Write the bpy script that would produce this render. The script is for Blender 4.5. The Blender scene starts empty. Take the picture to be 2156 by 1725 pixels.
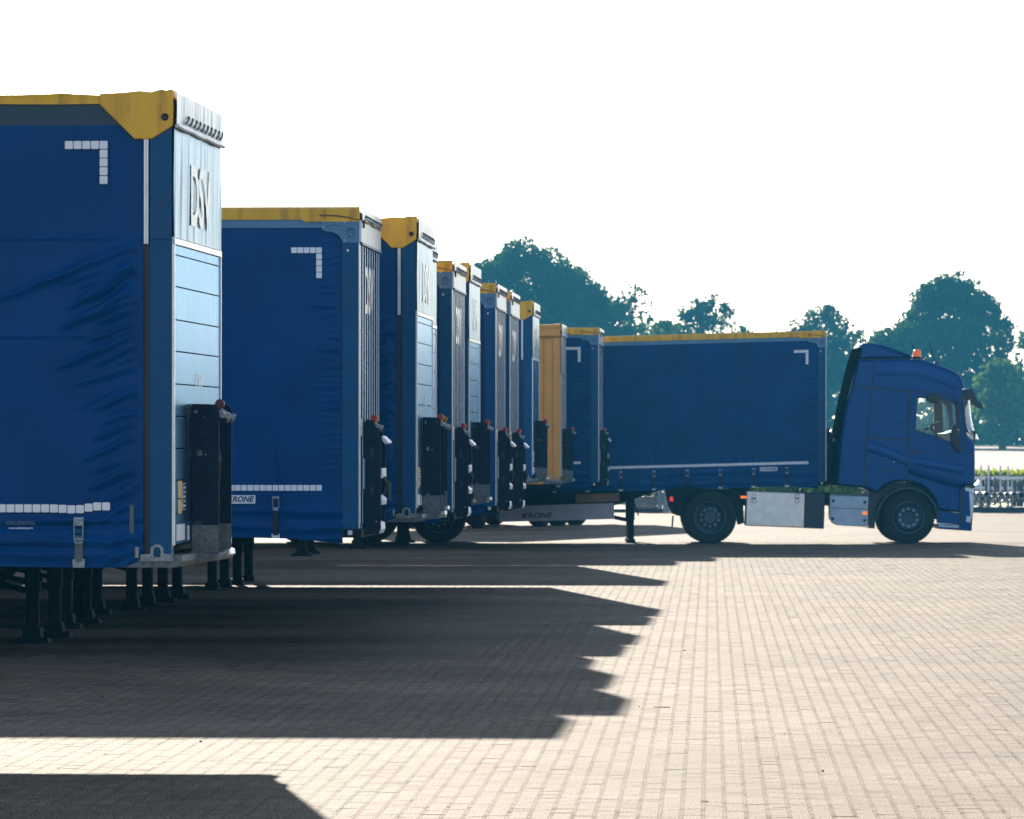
import bpy, bmesh, math, random
import numpy as np
from mathutils import Vector, Matrix
R = math.radians
random.seed(7); rng = np.random.default_rng(7)
sc = bpy.context.scene
col = sc.collection

# ------------------------------------------------------------------ camera, sky, sun, exposure
CAM_H = 1.93; FPX = 11977.8; HOR = 930.0; CX = 1078.0        # photo measured at 2156 px wide
cam_d = bpy.data.cameras.new('camera'); cam = bpy.data.objects.new('camera', cam_d); col.objects.link(cam)
cam.location = (0, 0, CAM_H); cam_d.sensor_width = 36; cam_d.lens = 200
cam.rotation_euler = (R(90) + math.atan((HOR - 862.5) / FPX), 0, 0)
cam_d.clip_start = .5; cam_d.clip_end = 3000
cam_d.dof.use_dof = True; cam_d.dof.focus_distance = 46; cam_d.dof.aperture_fstop = 11
sc.camera = cam
SUN_K, SUN_M = .41, 3.42                                      # shadow run per metre of height (right, towards camera)
sun_el = math.atan(1 / math.hypot(SUN_K, SUN_M)); sun_az = -math.atan2(SUN_K, SUN_M)
w = bpy.data.worlds.new('World'); sc.world = w; w.use_nodes = True
nt = w.node_tree; bg = nt.nodes['Background']
sky = nt.nodes.new('ShaderNodeTexSky'); sky.sky_type = 'NISHITA'; sky.sun_disc = False
sky.sun_elevation = sun_el; sky.sun_rotation = sun_az; sky.air_density = .85; sky.dust_density = .5; sky.ozone_density = 3.0
wb = nt.nodes.new('ShaderNodeMixRGB'); wb.blend_type = 'MULTIPLY'; wb.inputs[0].default_value = 1; wb.inputs[2].default_value = (.97, 1.0, 1.05, 1)   # cool white balance of the whole sky
hs = nt.nodes.new('ShaderNodeHueSaturation'); hs.inputs['Saturation'].default_value = .68   # milky, hazy sky
nt.links.new(sky.outputs[0], hs.inputs['Color']); nt.links.new(hs.outputs[0], wb.inputs[1]); nt.links.new(wb.outputs[0], bg.inputs[0]); bg.inputs[1].default_value = .088
sl = bpy.data.lights.new('sun', 'SUN'); so = bpy.data.objects.new('sun', sl); col.objects.link(so)
sl.energy = 5.0; sl.angle = R(.5); sl.color = (1, .91, .78)
so.rotation_euler = Vector((SUN_K, -SUN_M, -1)).to_track_quat('-Z', 'Y').to_euler()
so.location = (-20, 80, 40)
vs = sc.view_settings; vs.view_transform = 'Standard'; vs.look = 'None'; vs.exposure = 1.3; vs.gamma = 1
sc.cycles.use_denoising = True
try: sc.cycles.denoiser = 'OPENIMAGEDENOISE'
except Exception: pass
sc.cycles.max_bounces = 7; sc.cycles.transparent_max_bounces = 12; sc.cycles.sample_clamp_indirect = 6

# ------------------------------------------------------------------ materials
MATS = {}
def mat(name, c, rough=.5, metal=0, spec=.5, var=.12, scale=6, bump=0, bscale=60, dirt=None, coat=0, streak=False, tint=None):
    if name in MATS: return MATS[name]
    m = bpy.data.materials.new(name); m.use_nodes = True; n = m.node_tree.nodes; L = m.node_tree.links
    b = n['Principled BSDF']; b.inputs['Roughness'].default_value = rough; b.inputs['Metallic'].default_value = metal
    b.inputs['Specular IOR Level'].default_value = spec; b.inputs['Coat Weight'].default_value = coat; b.inputs['Coat Roughness'].default_value = .08
    if tint: b.inputs['Specular Tint'].default_value = (*tint, 1)
    tc = n.new('ShaderNodeTexCoord'); mp = n.new('ShaderNodeMapping'); L.new(tc.outputs['Object'], mp.inputs[0])
    mp.inputs['Scale'].default_value = (1, 1, .12) if streak else (1, 1, 1)
    no = n.new('ShaderNodeTexNoise'); no.inputs['Scale'].default_value = scale; no.inputs['Detail'].default_value = 5; L.new(mp.outputs[0], no.inputs[0])
    r = n.new('ShaderNodeValToRGB'); L.new(no.outputs[0], r.inputs[0])
    lo = [max(0, v * (1 - var)) for v in c]; hi = [min(1, v * (1 + var)) for v in c]
    r.color_ramp.elements[0].position = .3; r.color_ramp.elements[1].position = .7
    r.color_ramp.elements[0].color = (*lo, 1); r.color_ramp.elements[1].color = (*hi, 1)
    out = r.outputs[0]
    if dirt:
        n2 = n.new('ShaderNodeTexNoise'); n2.inputs['Scale'].default_value = scale * 2.3; n2.inputs['Detail'].default_value = 8; L.new(mp.outputs[0], n2.inputs[0])
        r2 = n.new('ShaderNodeValToRGB'); r2.color_ramp.elements[0].position = .52; r2.color_ramp.elements[1].position = .72
        r2.color_ramp.elements[0].color = (0, 0, 0, 1); r2.color_ramp.elements[1].color = (.7, .7, .7, 1); L.new(n2.outputs[0], r2.inputs[0])
        mx = n.new('ShaderNodeMixRGB'); L.new(r2.outputs[0], mx.inputs[0]); L.new(out, mx.inputs[1]); mx.inputs[2].default_value = (*dirt, 1); out = mx.outputs[0]
    L.new(out, b.inputs['Base Color'])
    if bump:
        n3 = n.new('ShaderNodeTexNoise'); n3.inputs['Scale'].default_value = bscale; n3.inputs['Detail'].default_value = 4; L.new(tc.outputs['Object'], n3.inputs[0])
        bm = n.new('ShaderNodeBump'); bm.inputs['Strength'].default_value = bump; bm.inputs['Distance'].default_value = .004
        L.new(n3.outputs[0], bm.inputs['Height']); L.new(bm.outputs[0], b.inputs['Normal'])
    MATS[name] = m; return m
TARP = mat('blue_tarpaulin', (.0002, .052, .185), .36, spec=.12, var=.2, scale=1.6, bump=.15, bscale=220)
TARPF = mat('blue_front_tarpaulin', (.26, .33, .38), .3, metal=.5, spec=.36, var=.25, scale=9, dirt=(.2, .22, .24), streak=True, tint=(.7, .85, 1))
POST = mat('blue_painted_post', (.001, .08, .2), .45, spec=.25, var=.12, scale=3, dirt=(.02, .07, .16))
FRONT = mat('blue_painted_front', (.05, .17, .34), .2, metal=.7, spec=.5, var=.15, scale=5, dirt=(.06, .15, .28), streak=True, tint=(.35, .6, .85))
FRONTP = mat('blue_grey_front_panel', (.085, .2, .34), .26, metal=.85, spec=.3, var=.12, scale=5, dirt=(.2, .34, .48), streak=True, tint=(.4, .62, .85))
RAIL = mat('pale_blue_rail', (.09, .21, .34), .4, var=.1, scale=2)
RAILD = mat('dark_teal_rail', (.004, .03, .06), .4, var=.2, scale=2)
YEL = mat('yellow_tarpaulin', (.95, .46, .012), .45, var=.14, scale=7, dirt=(.42, .21, .02), bump=.2, bscale=60, streak=True)
WHT = mat('white_tarpaulin', (.72, .74, .74), .3, var=.08, scale=7, dirt=(.3, .31, .32), streak=True)
ROOF = mat('grey_roof_sheet', (.45, .47, .5), .5)
REFL = mat('white_reflective_tape', (.93, .90, .89), .35, var=.03)
NAVY = mat('navy_steel_plate', (.003, .012, .035), .5, spec=.22, var=.3, scale=8, dirt=(.008, .014, .03))
STEEL = mat('galvanised_steel', (.3, .31, .31), .45, .55, var=.25, scale=14, dirt=(.1, .09, .08))
DULL = mat('dull_grey_steel', (.16, .18, .18), .6, .2, var=.35, scale=20, dirt=(.06, .05, .04))
ALU = mat('bare_aluminium', (.66, .62, .6), .34, .9, var=.12, scale=6)
CHAS = mat('black_chassis_paint', (.004, .0045, .006), .7, spec=.2, var=.3, dirt=(.02, .015, .012))
RUB = mat('tyre_rubber', (.009, .009, .01), .8, var=.3, bump=.3, bscale=80)
ROPE = mat('black_cord', (.006, .012, .012), .6)
ORROPE = mat('brown_cord', (.3, .14, .04), .7)
WBRK = mat('white_painted_bracket_and_highlight', (.75, .77, .78), .35, var=.06)
RED = mat('red_plastic', (.5, .008, .02), .35); YCAP = mat('yellow_plastic', (.85, .5, .01), .35)
STY = mat('yellow_sticker', (.75, .48, .12), .4); STW = mat('white_sticker', (.8, .82, .83), .4)
INK = mat('dark_blue_ink', (.006, .02, .06), .5); EMB = mat('navy_emblem', (.008, .05, .16), .4)
WEB = mat('grey_webbing', (.13, .15, .15), .8, bump=.5, bscale=300); WEBK = mat('black_webbing', (.012, .013, .015), .7)
LETW = mat('white_lettering', (.8, .83, .86), .35, var=.08)
LETF = mat('glossy_white_print', (.6, .66, .7), .3, spec=.36, var=.06, scale=9, dirt=(.5, .52, .54), streak=True)
ORNG = mat('orange_tarpaulin', (.85, .36, .05), .45, var=.1, scale=2, dirt=(.7, .3, .05))
BEIGE = mat('beige_painted_wall', (.55, .5, .45), .35, var=.12, dirt=(.3, .25, .2), streak=True)
CAB = mat('blue_cab_paint', (.0005, .045, .19), .3, metal=.35, spec=.2, var=.05, coat=.06)
CABD = mat('dark_blue_plastic', (.004, .012, .035), .4)
MATTE = mat('matte_black_rubber', (.004, .004, .005), 1, spec=0)
BLK = mat('black_plastic', (.008, .009, .011), .4)
SILV = mat('silver_blue_box', (.32, .4, .5), .35, .5, var=.1)
LAMPW = mat('clear_lamp_cover', (.75, .8, .85), .12, coat=1)
SKIRT = mat('pale_grey_side_guard', (.42, .4, .44), .5, var=.1)
WOOD = mat('brown_plywood', (.22, .1, .045), .6, var=.25, scale=4)
GREYW = mat('weathered_grey_panel', (.1, .11, .14), .7, var=.25, scale=6)
TIM = mat('grey_timber', (.22, .21, .2), .8, var=.35, scale=10)
PIPE = mat('pale_concrete_pipe', (.62, .6, .56), .6, var=.15, scale=12)
SEATM = mat('charcoal_upholstery', (.02, .02, .025), .8); BEI = mat('pale_dashboard', (.3, .34, .36), .6)
RIM = mat('grey_steel_rim', (.06, .08, .1), .5, .3, var=.2); NUTS = mat('bright_wheel_nut', (.2, .24, .29), .4, .3); RIMB = mat('dark_steel_rim', (.03, .05, .08), .45, .5)
BARK = mat('bark', (.07, .05, .035), .9, bump=1, bscale=8)
def lampmat(name, c, e):
    m = mat(name, c, .25); b = m.node_tree.nodes['Principled BSDF']
    b.inputs['Emission Color'].default_value = (*c, 1); b.inputs['Emission Strength'].default_value = e; return m
AMB = lampmat('amber_lamp', (1, .22, .01), .35); REDL = lampmat('red_lamp', (.9, .03, .01), .3); BEAC = lampmat('orange_beacon_lens', (1, .17, .02), .12)
def glassmat(name, tint, mixv):
    m = bpy.data.materials.new(name); m.use_nodes = True; n = m.node_tree.nodes; L = m.node_tree.links
    for x in list(n):
        if x.type != 'OUTPUT_MATERIAL': n.remove(x)
    o = n['Material Output']; t = n.new('ShaderNodeBsdfTransparent'); t.inputs[0].default_value = (*tint, 1)
    g = n.new('ShaderNodeBsdfGlossy'); g.inputs['Roughness'].default_value = .03
    fr = n.new('ShaderNodeFresnel'); fr.inputs[0].default_value = 1.5
    ns = n.new('ShaderNodeTexNoise'); ns.inputs['Scale'].default_value = 3
    mx = n.new('ShaderNodeMixShader'); L.new(fr.outputs[0], mx.inputs[0]); L.new(t.outputs[0], mx.inputs[1]); L.new(g.outputs[0], mx.inputs[2])
    L.new(mx.outputs[0], o.inputs[0]); return m
GLASS = glassmat('window_glass', (.86, .95, .95), .1)
def leafmat(name, c, tc_):
    m = bpy.data.materials.new(name); m.use_nodes = True; n = m.node_tree.nodes; L = m.node_tree.links
    for x in list(n):
        if x.type != 'OUTPUT_MATERIAL': n.remove(x)
    o = n['Material Output']; d = n.new('ShaderNodeBsdfDiffuse'); t = n.new('ShaderNodeBsdfTranslucent')
    g = n.new('ShaderNodeNewGeometry'); r = n.new('ShaderNodeValToRGB'); L.new(g.outputs['Random Per Island'], r.inputs[0])
    r.color_ramp.elements[0].color = (*[v * .6 for v in c], 1); r.color_ramp.elements[1].color = (*[v * 1.35 for v in c], 1)
    L.new(r.outputs[0], d.inputs[0]); t.inputs[0].default_value = (*tc_, 1)
    mx = n.new('ShaderNodeMixShader'); mx.inputs[0].default_value = .3
    L.new(d.outputs[0], mx.inputs[1]); L.new(t.outputs[0], mx.inputs[2]); L.new(mx.outputs[0], o.inputs[0]); return m
LEAF = leafmat('oak_leaves', (.045, .085, .03), (.08, .16, .02)); LEAFL = leafmat('light_green_leaves', (.09, .15, .04), (.2, .32, .04))
HEDGE = leafmat('hedge_leaves', (.2, .26, .05), (.5, .6, .08))

# ------------------------------------------------------------------ mesh helpers
class MB:
    def __init__(s): s.v = []; s.f = []
    def add(s, vs, fs):
        o = len(s.v); s.v += [tuple(p) for p in vs]; s.f += [tuple(i + o for i in f) for f in fs]; return s
    def box(s, x0, x1, y0, y1, z0, z1):
        return s.add([(x0,y0,z0),(x1,y0,z0),(x1,y1,z0),(x0,y1,z0),(x0,y0,z1),(x1,y0,z1),(x1,y1,z1),(x0,y1,z1)],
                     [(0,3,2,1),(4,5,6,7),(0,1,5,4),(1,2,6,5),(2,3,7,6),(3,0,4,7)])
    def prism(s, pts, a0, a1, axis='y'):
        n = len(pts)
        def m(p, a): return (p[0], a, p[1]) if axis == 'y' else (a, p[0], p[1]) if axis == 'x' else (p[0], p[1], a)
        return s.add([m(p, a0) for p in pts] + [m(p, a1) for p in pts],
                     [tuple(range(n)), tuple(range(2*n-1, n-1, -1))] + [(i, (i+1) % n, n+(i+1) % n, n+i) for i in range(n)])
    def cyl(s, p0, p1, r0, r1=None, n=16):
        r1 = r0 if r1 is None else r1; p0 = Vector(p0); p1 = Vector(p1); d = (p1-p0).normalized()
        a = d.orthogonal().normalized(); b = d.cross(a)
        vs = [p + (a*math.cos(2*math.pi*i/n) + b*math.sin(2*math.pi*i/n))*r for p, r in ((p0, r0), (p1, r1)) for i in range(n)]
        return s.add(vs, [tuple(range(n-1, -1, -1)), tuple(range(n, 2*n))] + [(i, (i+1) % n, n+(i+1) % n, n+i) for i in range(n)])
    def tube(s, pts, r, n=5):
        for a, b in zip(pts[:-1], pts[1:]): s.cyl(a, b, r, r, n)
        return s
    def lathe(s, prof, c, axis='y', n=32):      # prof: list of (radius, offset along axis)
        vs = []
        for r, o in prof:
            for i in range(n):
                t = 2*math.pi*i/n
                vs.append((c[0]+r*math.cos(t), c[1]+o, c[2]+r*math.sin(t)) if axis == 'y' else (c[0]+r*math.cos(t), c[1]+r*math.sin(t), c[2]+o))
        fs = [(k*n+i, k*n+(i+1) % n, (k+1)*n+(i+1) % n, (k+1)*n+i) for k in range(len(prof)-1) for i in range(n)]
        return s.add(vs, fs)
    def mesh(s, name):
        me = bpy.data.meshes.new(name); v = [XF(p) for p in s.v] if XF else s.v
        me.from_pydata(v, [], s.f); me.update()
        bm = bmesh.new(); bm.from_mesh(me); bmesh.ops.recalc_face_normals(bm, faces=bm.faces); bm.to_mesh(me); bm.free()
        return me
    def build(s, name, m, parent=None, smooth=False, bevel=0, solid=0):
        return link(name, s.mesh(name), m, parent, smooth, bevel, solid)
XF = None
def link(name, me, m, parent=None, smooth=False, bevel=0, solid=0):
    o = bpy.data.objects.new(name, me); col.objects.link(o)
    if m and not me.materials: me.materials.append(m)
    if parent: o.parent = parent
    if smooth:
        me.polygons.foreach_set('use_smooth', [True]*len(me.polygons))
        if smooth != 'all':
            try: me.set_sharp_from_angle(angle=R(40))
            except Exception: pass
    if bevel:
        b = o.modifiers.new('bevel', 'BEVEL'); b.width = bevel; b.segments = 2; b.limit_method = 'ANGLE'
    if solid:
        b = o.modifiers.new('solid', 'SOLIDIFY'); b.thickness = solid; b.offset = 0
    return o
def tag(o, label=None, cat=None, group=None, kind=None):
    if label: o['label'] = label
    if cat: o['category'] = cat
    if group: o['group'] = group
    if kind: o['kind'] = kind
    return o
def empty(name, loc, rz=0):
    o = bpy.data.objects.new(name, None); col.objects.link(o); o.location = loc; o.rotation_euler = (0, 0, rz); o.empty_display_size = .3; return o
KIDS = {}
def copy_tree(o, parent=None):
    c = o.copy(); col.objects.link(c); c.parent = parent
    for ch in o.children: copy_tree(ch, c)
    return c
TX = {}
def text(body, size, place, name, m, parent, shear=0, sx=1, bold=0):
    key = (body, size, shear, sx, bold)
    cu = bpy.data.curves.new('t', 'FONT'); cu.body = body; cu.size = size; cu.align_x = 'CENTER'; cu.align_y = 'CENTER'; cu.shear = shear
    cu.offset = bold; cu.resolution_u = 3; cu.fill_mode = 'FRONT' if hasattr(cu, 'fill_mode') else cu.fill_mode
    ob = bpy.data.objects.new('t', cu); me = bpy.data.meshes.new_from_object(ob)
    for v in me.vertices:
        p = place(v.co.x*sx, v.co.y); v.co = XF(p) if XF else p
    bpy.data.objects.remove(ob); bpy.data.curves.remove(cu); me.name = name; me.materials.clear()
    return link(name, me, m, parent)
def filled(outline, holes, place):
    bm = bmesh.new(); edges = []
    for loop in [outline] + holes:
        vs = [bm.verts.new((p[0], p[1], 0)) for p in loop]
        edges += [bm.edges.new((vs[i], vs[(i+1) % len(vs)])) for i in range(len(vs))]
    bmesh.ops.triangle_fill(bm, use_beauty=True, use_dissolve=False, edges=edges)
    mb = MB(); bm.verts.index_update()
    mb.add([place(v.co.x, v.co.y) for v in bm.verts], [tuple(v.index for v in f.verts) for f in bm.faces]); bm.free(); return mb
def circ(x, y, r, n=12, ry=None): return [(x + r*math.cos(2*math.pi*i/n), y + (ry or r)*math.sin(2*math.pi*i/n)) for i in range(n)]
def rrect(x0, x1, z0, z1, r, n=3):
    out = []
    for cx, cz, a in ((x1-r, z1-r, 0), (x0+r, z1-r, 90), (x0+r, z0+r, 180), (x1-r, z0+r, 270)):
        out += [(cx + r*math.cos(R(a+90*i/n)), cz + r*math.sin(R(a+90*i/n))) for i in range(n+1)]
    return out

# ------------------------------------------------------------------ ground, field, pavers
def sheet(name, pts, faces, m): 
    me = bpy.data.meshes.new(name); me.from_pydata(pts, [], faces); me.update(); return link(name, me, m)
def pavermat(name, sheet_):
    m = bpy.data.materials.new(name); m.use_nodes = True; n = m.node_tree.nodes; L = m.node_tree.links; b = n['Principled BSDF']
    g = n.new('ShaderNodeNewGeometry'); lo, hi = (.175, .124, .078, 1), (.24, .175, .116, 1)
    if sheet_:
        mp = n.new('ShaderNodeMapping'); mp.inputs['Rotation'].default_value = (0, 0, R(90 + 2)); L.new(g.outputs['Position'], mp.inputs[0])
        r = n.new('ShaderNodeTexBrick'); r.inputs['Scale'].default_value = 1; r.inputs['Brick Width'].default_value = .16; r.inputs['Row Height'].default_value = .112
        r.inputs['Mortar Size'].default_value = .0024; r.inputs['Color1'].default_value = lo; r.inputs['Color2'].default_value = hi; r.inputs['Mortar'].default_value = (.06, .046, .033, 1); L.new(mp.outputs[0], r.inputs[0])
    else:
        r = n.new('ShaderNodeValToRGB'); L.new(g.outputs['Random Per Island'], r.inputs[0]); r.color_ramp.elements[0].color = lo; r.color_ramp.elements[1].color = hi
    no = n.new('ShaderNodeTexNoise'); no.inputs['Scale'].default_value = .35; no.inputs['Detail'].default_value = 6; L.new(g.outputs['Position'], no.inputs[0])
    r2 = n.new('ShaderNodeValToRGB'); r2.color_ramp.elements[0].position = .3; r2.color_ramp.elements[1].position = .7
    r2.color_ramp.elements[0].color = (.62, .6, .58, 1); r2.color_ramp.elements[1].color = (1.15, 1.15, 1.15, 1); L.new(no.outputs[0], r2.inputs[0])
    mp3 = n.new('ShaderNodeMapping'); mp3.inputs['Scale'].default_value = (1, .16, 1); L.new(g.outputs['Position'], mp3.inputs[0])
    n3 = n.new('ShaderNodeTexNoise'); n3.inputs['Scale'].default_value = 110; n3.inputs['Detail'].default_value = 4; L.new(mp3.outputs[0], n3.inputs[0])
    r3 = n.new('ShaderNodeValToRGB'); r3.color_ramp.elements[0].position = .35; r3.color_ramp.elements[1].position = .66
    r3.color_ramp.elements[0].color = (.28, .26, .24, 1); r3.color_ramp.elements[1].color = (1.8, 1.8, 1.8, 1); L.new(n3.outputs[0], r3.inputs[0])  # speckle puts glints off the rough paver faces into the colour
    m1 = n.new('ShaderNodeMixRGB'); m1.blend_type = 'MULTIPLY'; m1.inputs[0].default_value = 1; L.new(r.outputs[0], m1.inputs[1]); L.new(r2.outputs[0], m1.inputs[2])
    m2 = n.new('ShaderNodeMixRGB'); m2.blend_type = 'MULTIPLY'; m2.inputs[0].default_value = 1; L.new(m1.outputs[0], m2.inputs[1]); L.new(r3.outputs[0], m2.inputs[2])
    L.new(m2.outputs[0], b.inputs['Base Color']); b.inputs['Roughness'].default_value = .85; b.inputs['Specular IOR Level'].default_value = .05
    bp = n.new('ShaderNodeBump'); bp.inputs['Strength'].default_value = .35; bp.inputs['Distance'].default_value = .003; L.new(n3.outputs[0], bp.inputs['Height']); L.new(bp.outputs[0], b.inputs['Normal'])
    return m
PAVE = pavermat('concrete_pavers', False); YARD = pavermat('paved_yard_surface', True)
yard = sheet('paved_yard', [(-130,-30,-.006),(130,-30,-.006),(130,158,-.006),(-130,158,-.006)], [(0,1,2,3)], YARD); tag(yard, kind='structure')
BED = mat('joint_sand', (.12, .092, .066), .9, var=.75, scale=3)
bed = sheet('joint_bed', [(-2.9,22.7,-.003),(2.9,22.7,-.003),(11.0,109.8,-.003),(-11.0,109.8,-.003)], [(0,1,2,3)], BED); tag(bed, kind='structure')
# double-T concrete pavers, 0.14 m column pitch, 0.20 m long, columns turned 2 degrees to the right
PW, PL = .112, .16; YAW = R(2.0); cy, sy = math.cos(YAW), math.sin(YAW)
we, wm, g_ = .0825-.0024, .0575-.0024, .0010
base = np.array([(we,-.10+g_),(we,-.065),(wm,-.035),(wm,.035),(we,.065),(we,.10-g_),(-we,.10-g_),(-we,.065),(-wm,.035),(-wm,-.035),(-we,-.065),(-we,-.10+g_)])
base = base*.8
cen = []
for i in range(-105, 110):
    j = np.arange(0, 600); u = i*PW; v = 22.0 + j*PL + (PL/2 if i % 2 else 0)
    X = u*cy + (v-22)*sy; Y = v*cy - u*sy
    k = (np.abs(X) < .0915*Y + 1.6) & (Y < 110) & (Y > 22.6)
    cen.append(np.stack([X[k], Y[k]], 1))
cen = np.concatenate(cen); order = np.argsort(cen[:,1]); cen = cen[order]
vis = np.where((np.abs(cen[:,0]) < .0899*cen[:,1]) & (cen[:,1] > 23117/(1725-HOR) - .05))[0]
near_ids = vis[:300]; mask = np.ones(len(cen), bool); mask[near_ids] = False
far = cen[mask]; N = len(far)
rot = np.array([[cy, sy],[-sy, cy]])
P2 = base @ rot.T                                                   # (12,2)
xy = far[:,None,:] + P2[None]
hz = rng.normal(0, .0005, N); tx = rng.normal(0, .004, N); ty = rng.normal(0, .0035, N)
zz = hz[:,None] + P2[None,:,0]*tx[:,None] + P2[None,:,1]*ty[:,None]
V = np.concatenate([xy, zz[:,:,None]], 2).reshape(-1, 3)
me = bpy.data.meshes.new('paver_field'); me.vertices.add(len(V)); me.vertices.foreach_set('co', V.astype(np.float32).ravel())
me.loops.add(len(V)); me.loops.foreach_set('vertex_index', np.arange(len(V), dtype=np.int32))
me.polygons.add(N); me.polygons.foreach_set('loop_start', np.arange(0, 12*N, 12, dtype=np.int32)); me.polygons.foreach_set('loop_total', np.full(N, 12, np.int32)); me.update()
pf = link('paver_field', me, PAVE, yard); tag(pf, 'grey tan double-T concrete pavers laid across the yard', kind='stuff')
pm = MB(); pm.add([(p[0], p[1], 0) for p in base] + [(p[0]*1.0, p[1]*1.0, -.006) for p in base], [tuple(range(12))] + [((i+1) % 12, i, 12+i, 12+(i+1) % 12) for i in range(12)])
pme = pm.mesh('paver'); pme.materials.append(PAVE)
for i in near_ids:
    o = bpy.data.objects.new('paver', pme); col.objects.link(o); o.parent = yard
    o.location = (cen[i,0], cen[i,1], rng.normal(0, .0006)); o.rotation_euler = (rng.normal(0, .006), rng.normal(0, .006), -YAW)
# terrain beyond the yard
GRASS = mat('dry_grass', (.2, .2, .07), .9, var=.35, scale=.8); FIELD = mat('ripe_grain_field', (.2, .12, .055), .9, var=.25, scale=.25, bump=1, bscale=12)
def strip(name, rows, m, x0=-200, x1=200, nx=40):
    pts = [(x0+(x1-x0)*i/nx, y, z + (0 if k == 0 else .12*math.sin(i*1.7+k))) for k, (y, z) in enumerate(rows) for i in range(nx+1)]
    fs = [(k*(nx+1)+i, k*(nx+1)+i+1, (k+1)*(nx+1)+i+1, (k+1)*(nx+1)+i) for k in range(len(rows)-1) for i in range(nx)]
    return sheet(name, pts, fs, m)
tag(strip('ground', [(-40,-.05),(620,-.05)], GRASS), kind='structure')
tag(strip('grass_verge', [(157.9,-.02),(166,.15),(176,.35)], GRASS), kind='structure')
tag(strip('grain_field', [(176,.36),(240,.55),(320,.8),(400,1.05),(470,1.3),(520,1.55),(600,1.9)], FIELD), kind='structure')

# ------------------------------------------------------------------ trailer parts shared by both kinds
TL = 13.6; TW = 2.5
def folds_disp(folds, x, z):
    d = np.zeros_like(x)
    for xa, za, xb, zb, wd, a in folds:
        L = math.hypot(xb-xa, zb-za); ux, uz = (xb-xa)/L, (zb-za)/L
        s = (x-xa)*ux + (z-za)*uz; t = -(x-xa)*uz + (z-za)*ux
        e = np.clip(s/L, 0, 1); tap = np.where((s > 0) & (s < L), np.sin(np.pi*e**.7)**.8, 0)
        t = t + .12*wd*np.sin(s*23) ; q = t/(wd*(.5+.7*(1-e)))
        d += 1.9*a*tap*np.exp(-q*q)*(1 - .35*np.tanh(q*2))
    return d
def curtain(name, m, parent, x0, x1, zb, zt, folds, fine, step=.013, y=.0, botfn=None):
    xs = np.concatenate([np.arange(x0, fine, .12), np.arange(fine, x1, step), [x1]]); zs = np.concatenate([np.arange(zb, zt, step), [zt]])
    Xg, Zg = np.meshgrid(xs, zs); D = folds_disp(folds, Xg, Zg) + .004*np.sin(Xg*2.1+Zg*1.3) + .003*np.sin(Zg*5.0-Xg*.7)
    Zs = Zg + (0 if botfn is None else botfn(Xg)*np.clip((zb+.25-Zg)/.25, 0, 1))
    nx, nz = len(xs), len(zs); idx = np.arange(nx*nz).reshape(nz, nx)
    V = np.stack([Xg, y - D, Zs], 2).reshape(-1, 3)
    F = np.stack([idx[:-1,:-1], idx[:-1,1:], idx[1:,1:], idx[1:,:-1]], 2).reshape(-1, 4)
    me = bpy.data.meshes.new(name)
    if XF: V = np.array([XF(p) for p in V])
    me.vertices.add(len(V)); me.vertices.foreach_set('co', V.astype(np.float32).ravel())
    me.loops.add(F.size); me.loops.foreach_set('vertex_index', F.astype(np.int32).ravel())
    me.polygons.add(len(F)); me.polygons.foreach_set('loop_start', np.arange(0, F.size, 4, dtype=np.int32)); me.polygons.foreach_set('loop_total', np.full(len(F), 4, np.int32)); me.update()
    return link(name, me, m, parent, 'all')
TILE = {}
def tile(parent, x, z, y, sz=.05):
    if 't' not in TILE:
        t = MB().prism(rrect(-.5, .5, -.5, .5, .12), -.02, .02); me = t.mesh('reflector_tile'); me.materials.append(REFL); TILE['t'] = me
    p = XF((x, y, z)) if XF else (x, y, z)
    o = bpy.data.objects.new('reflector_tile', TILE['t']); col.objects.link(o); o.parent = parent; o.location = p; o.scale = (sz, sz, sz); return o
def tiles(parent, folds, xr_top, ztop, xr_low, zlow, nlow, pitch, y=-.004):
    def yy(x, z): return y - float(folds_disp(folds, np.array([x]), np.array([z]))[0])
    sz = pitch*.91
    for i in range(5): tile(parent, xr_top - i*pitch, ztop, yy(xr_top - i*pitch, ztop), sz)
    for i in range(1, 5): tile(parent, xr_top, ztop - i*pitch, yy(xr_top, ztop - i*pitch), sz)
    for i in range(nlow):
        x = xr_low - i*pitch; z = zlow(x) if callable(zlow) else zlow
        tile(parent, x, z, yy(x, z), sz)
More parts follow.
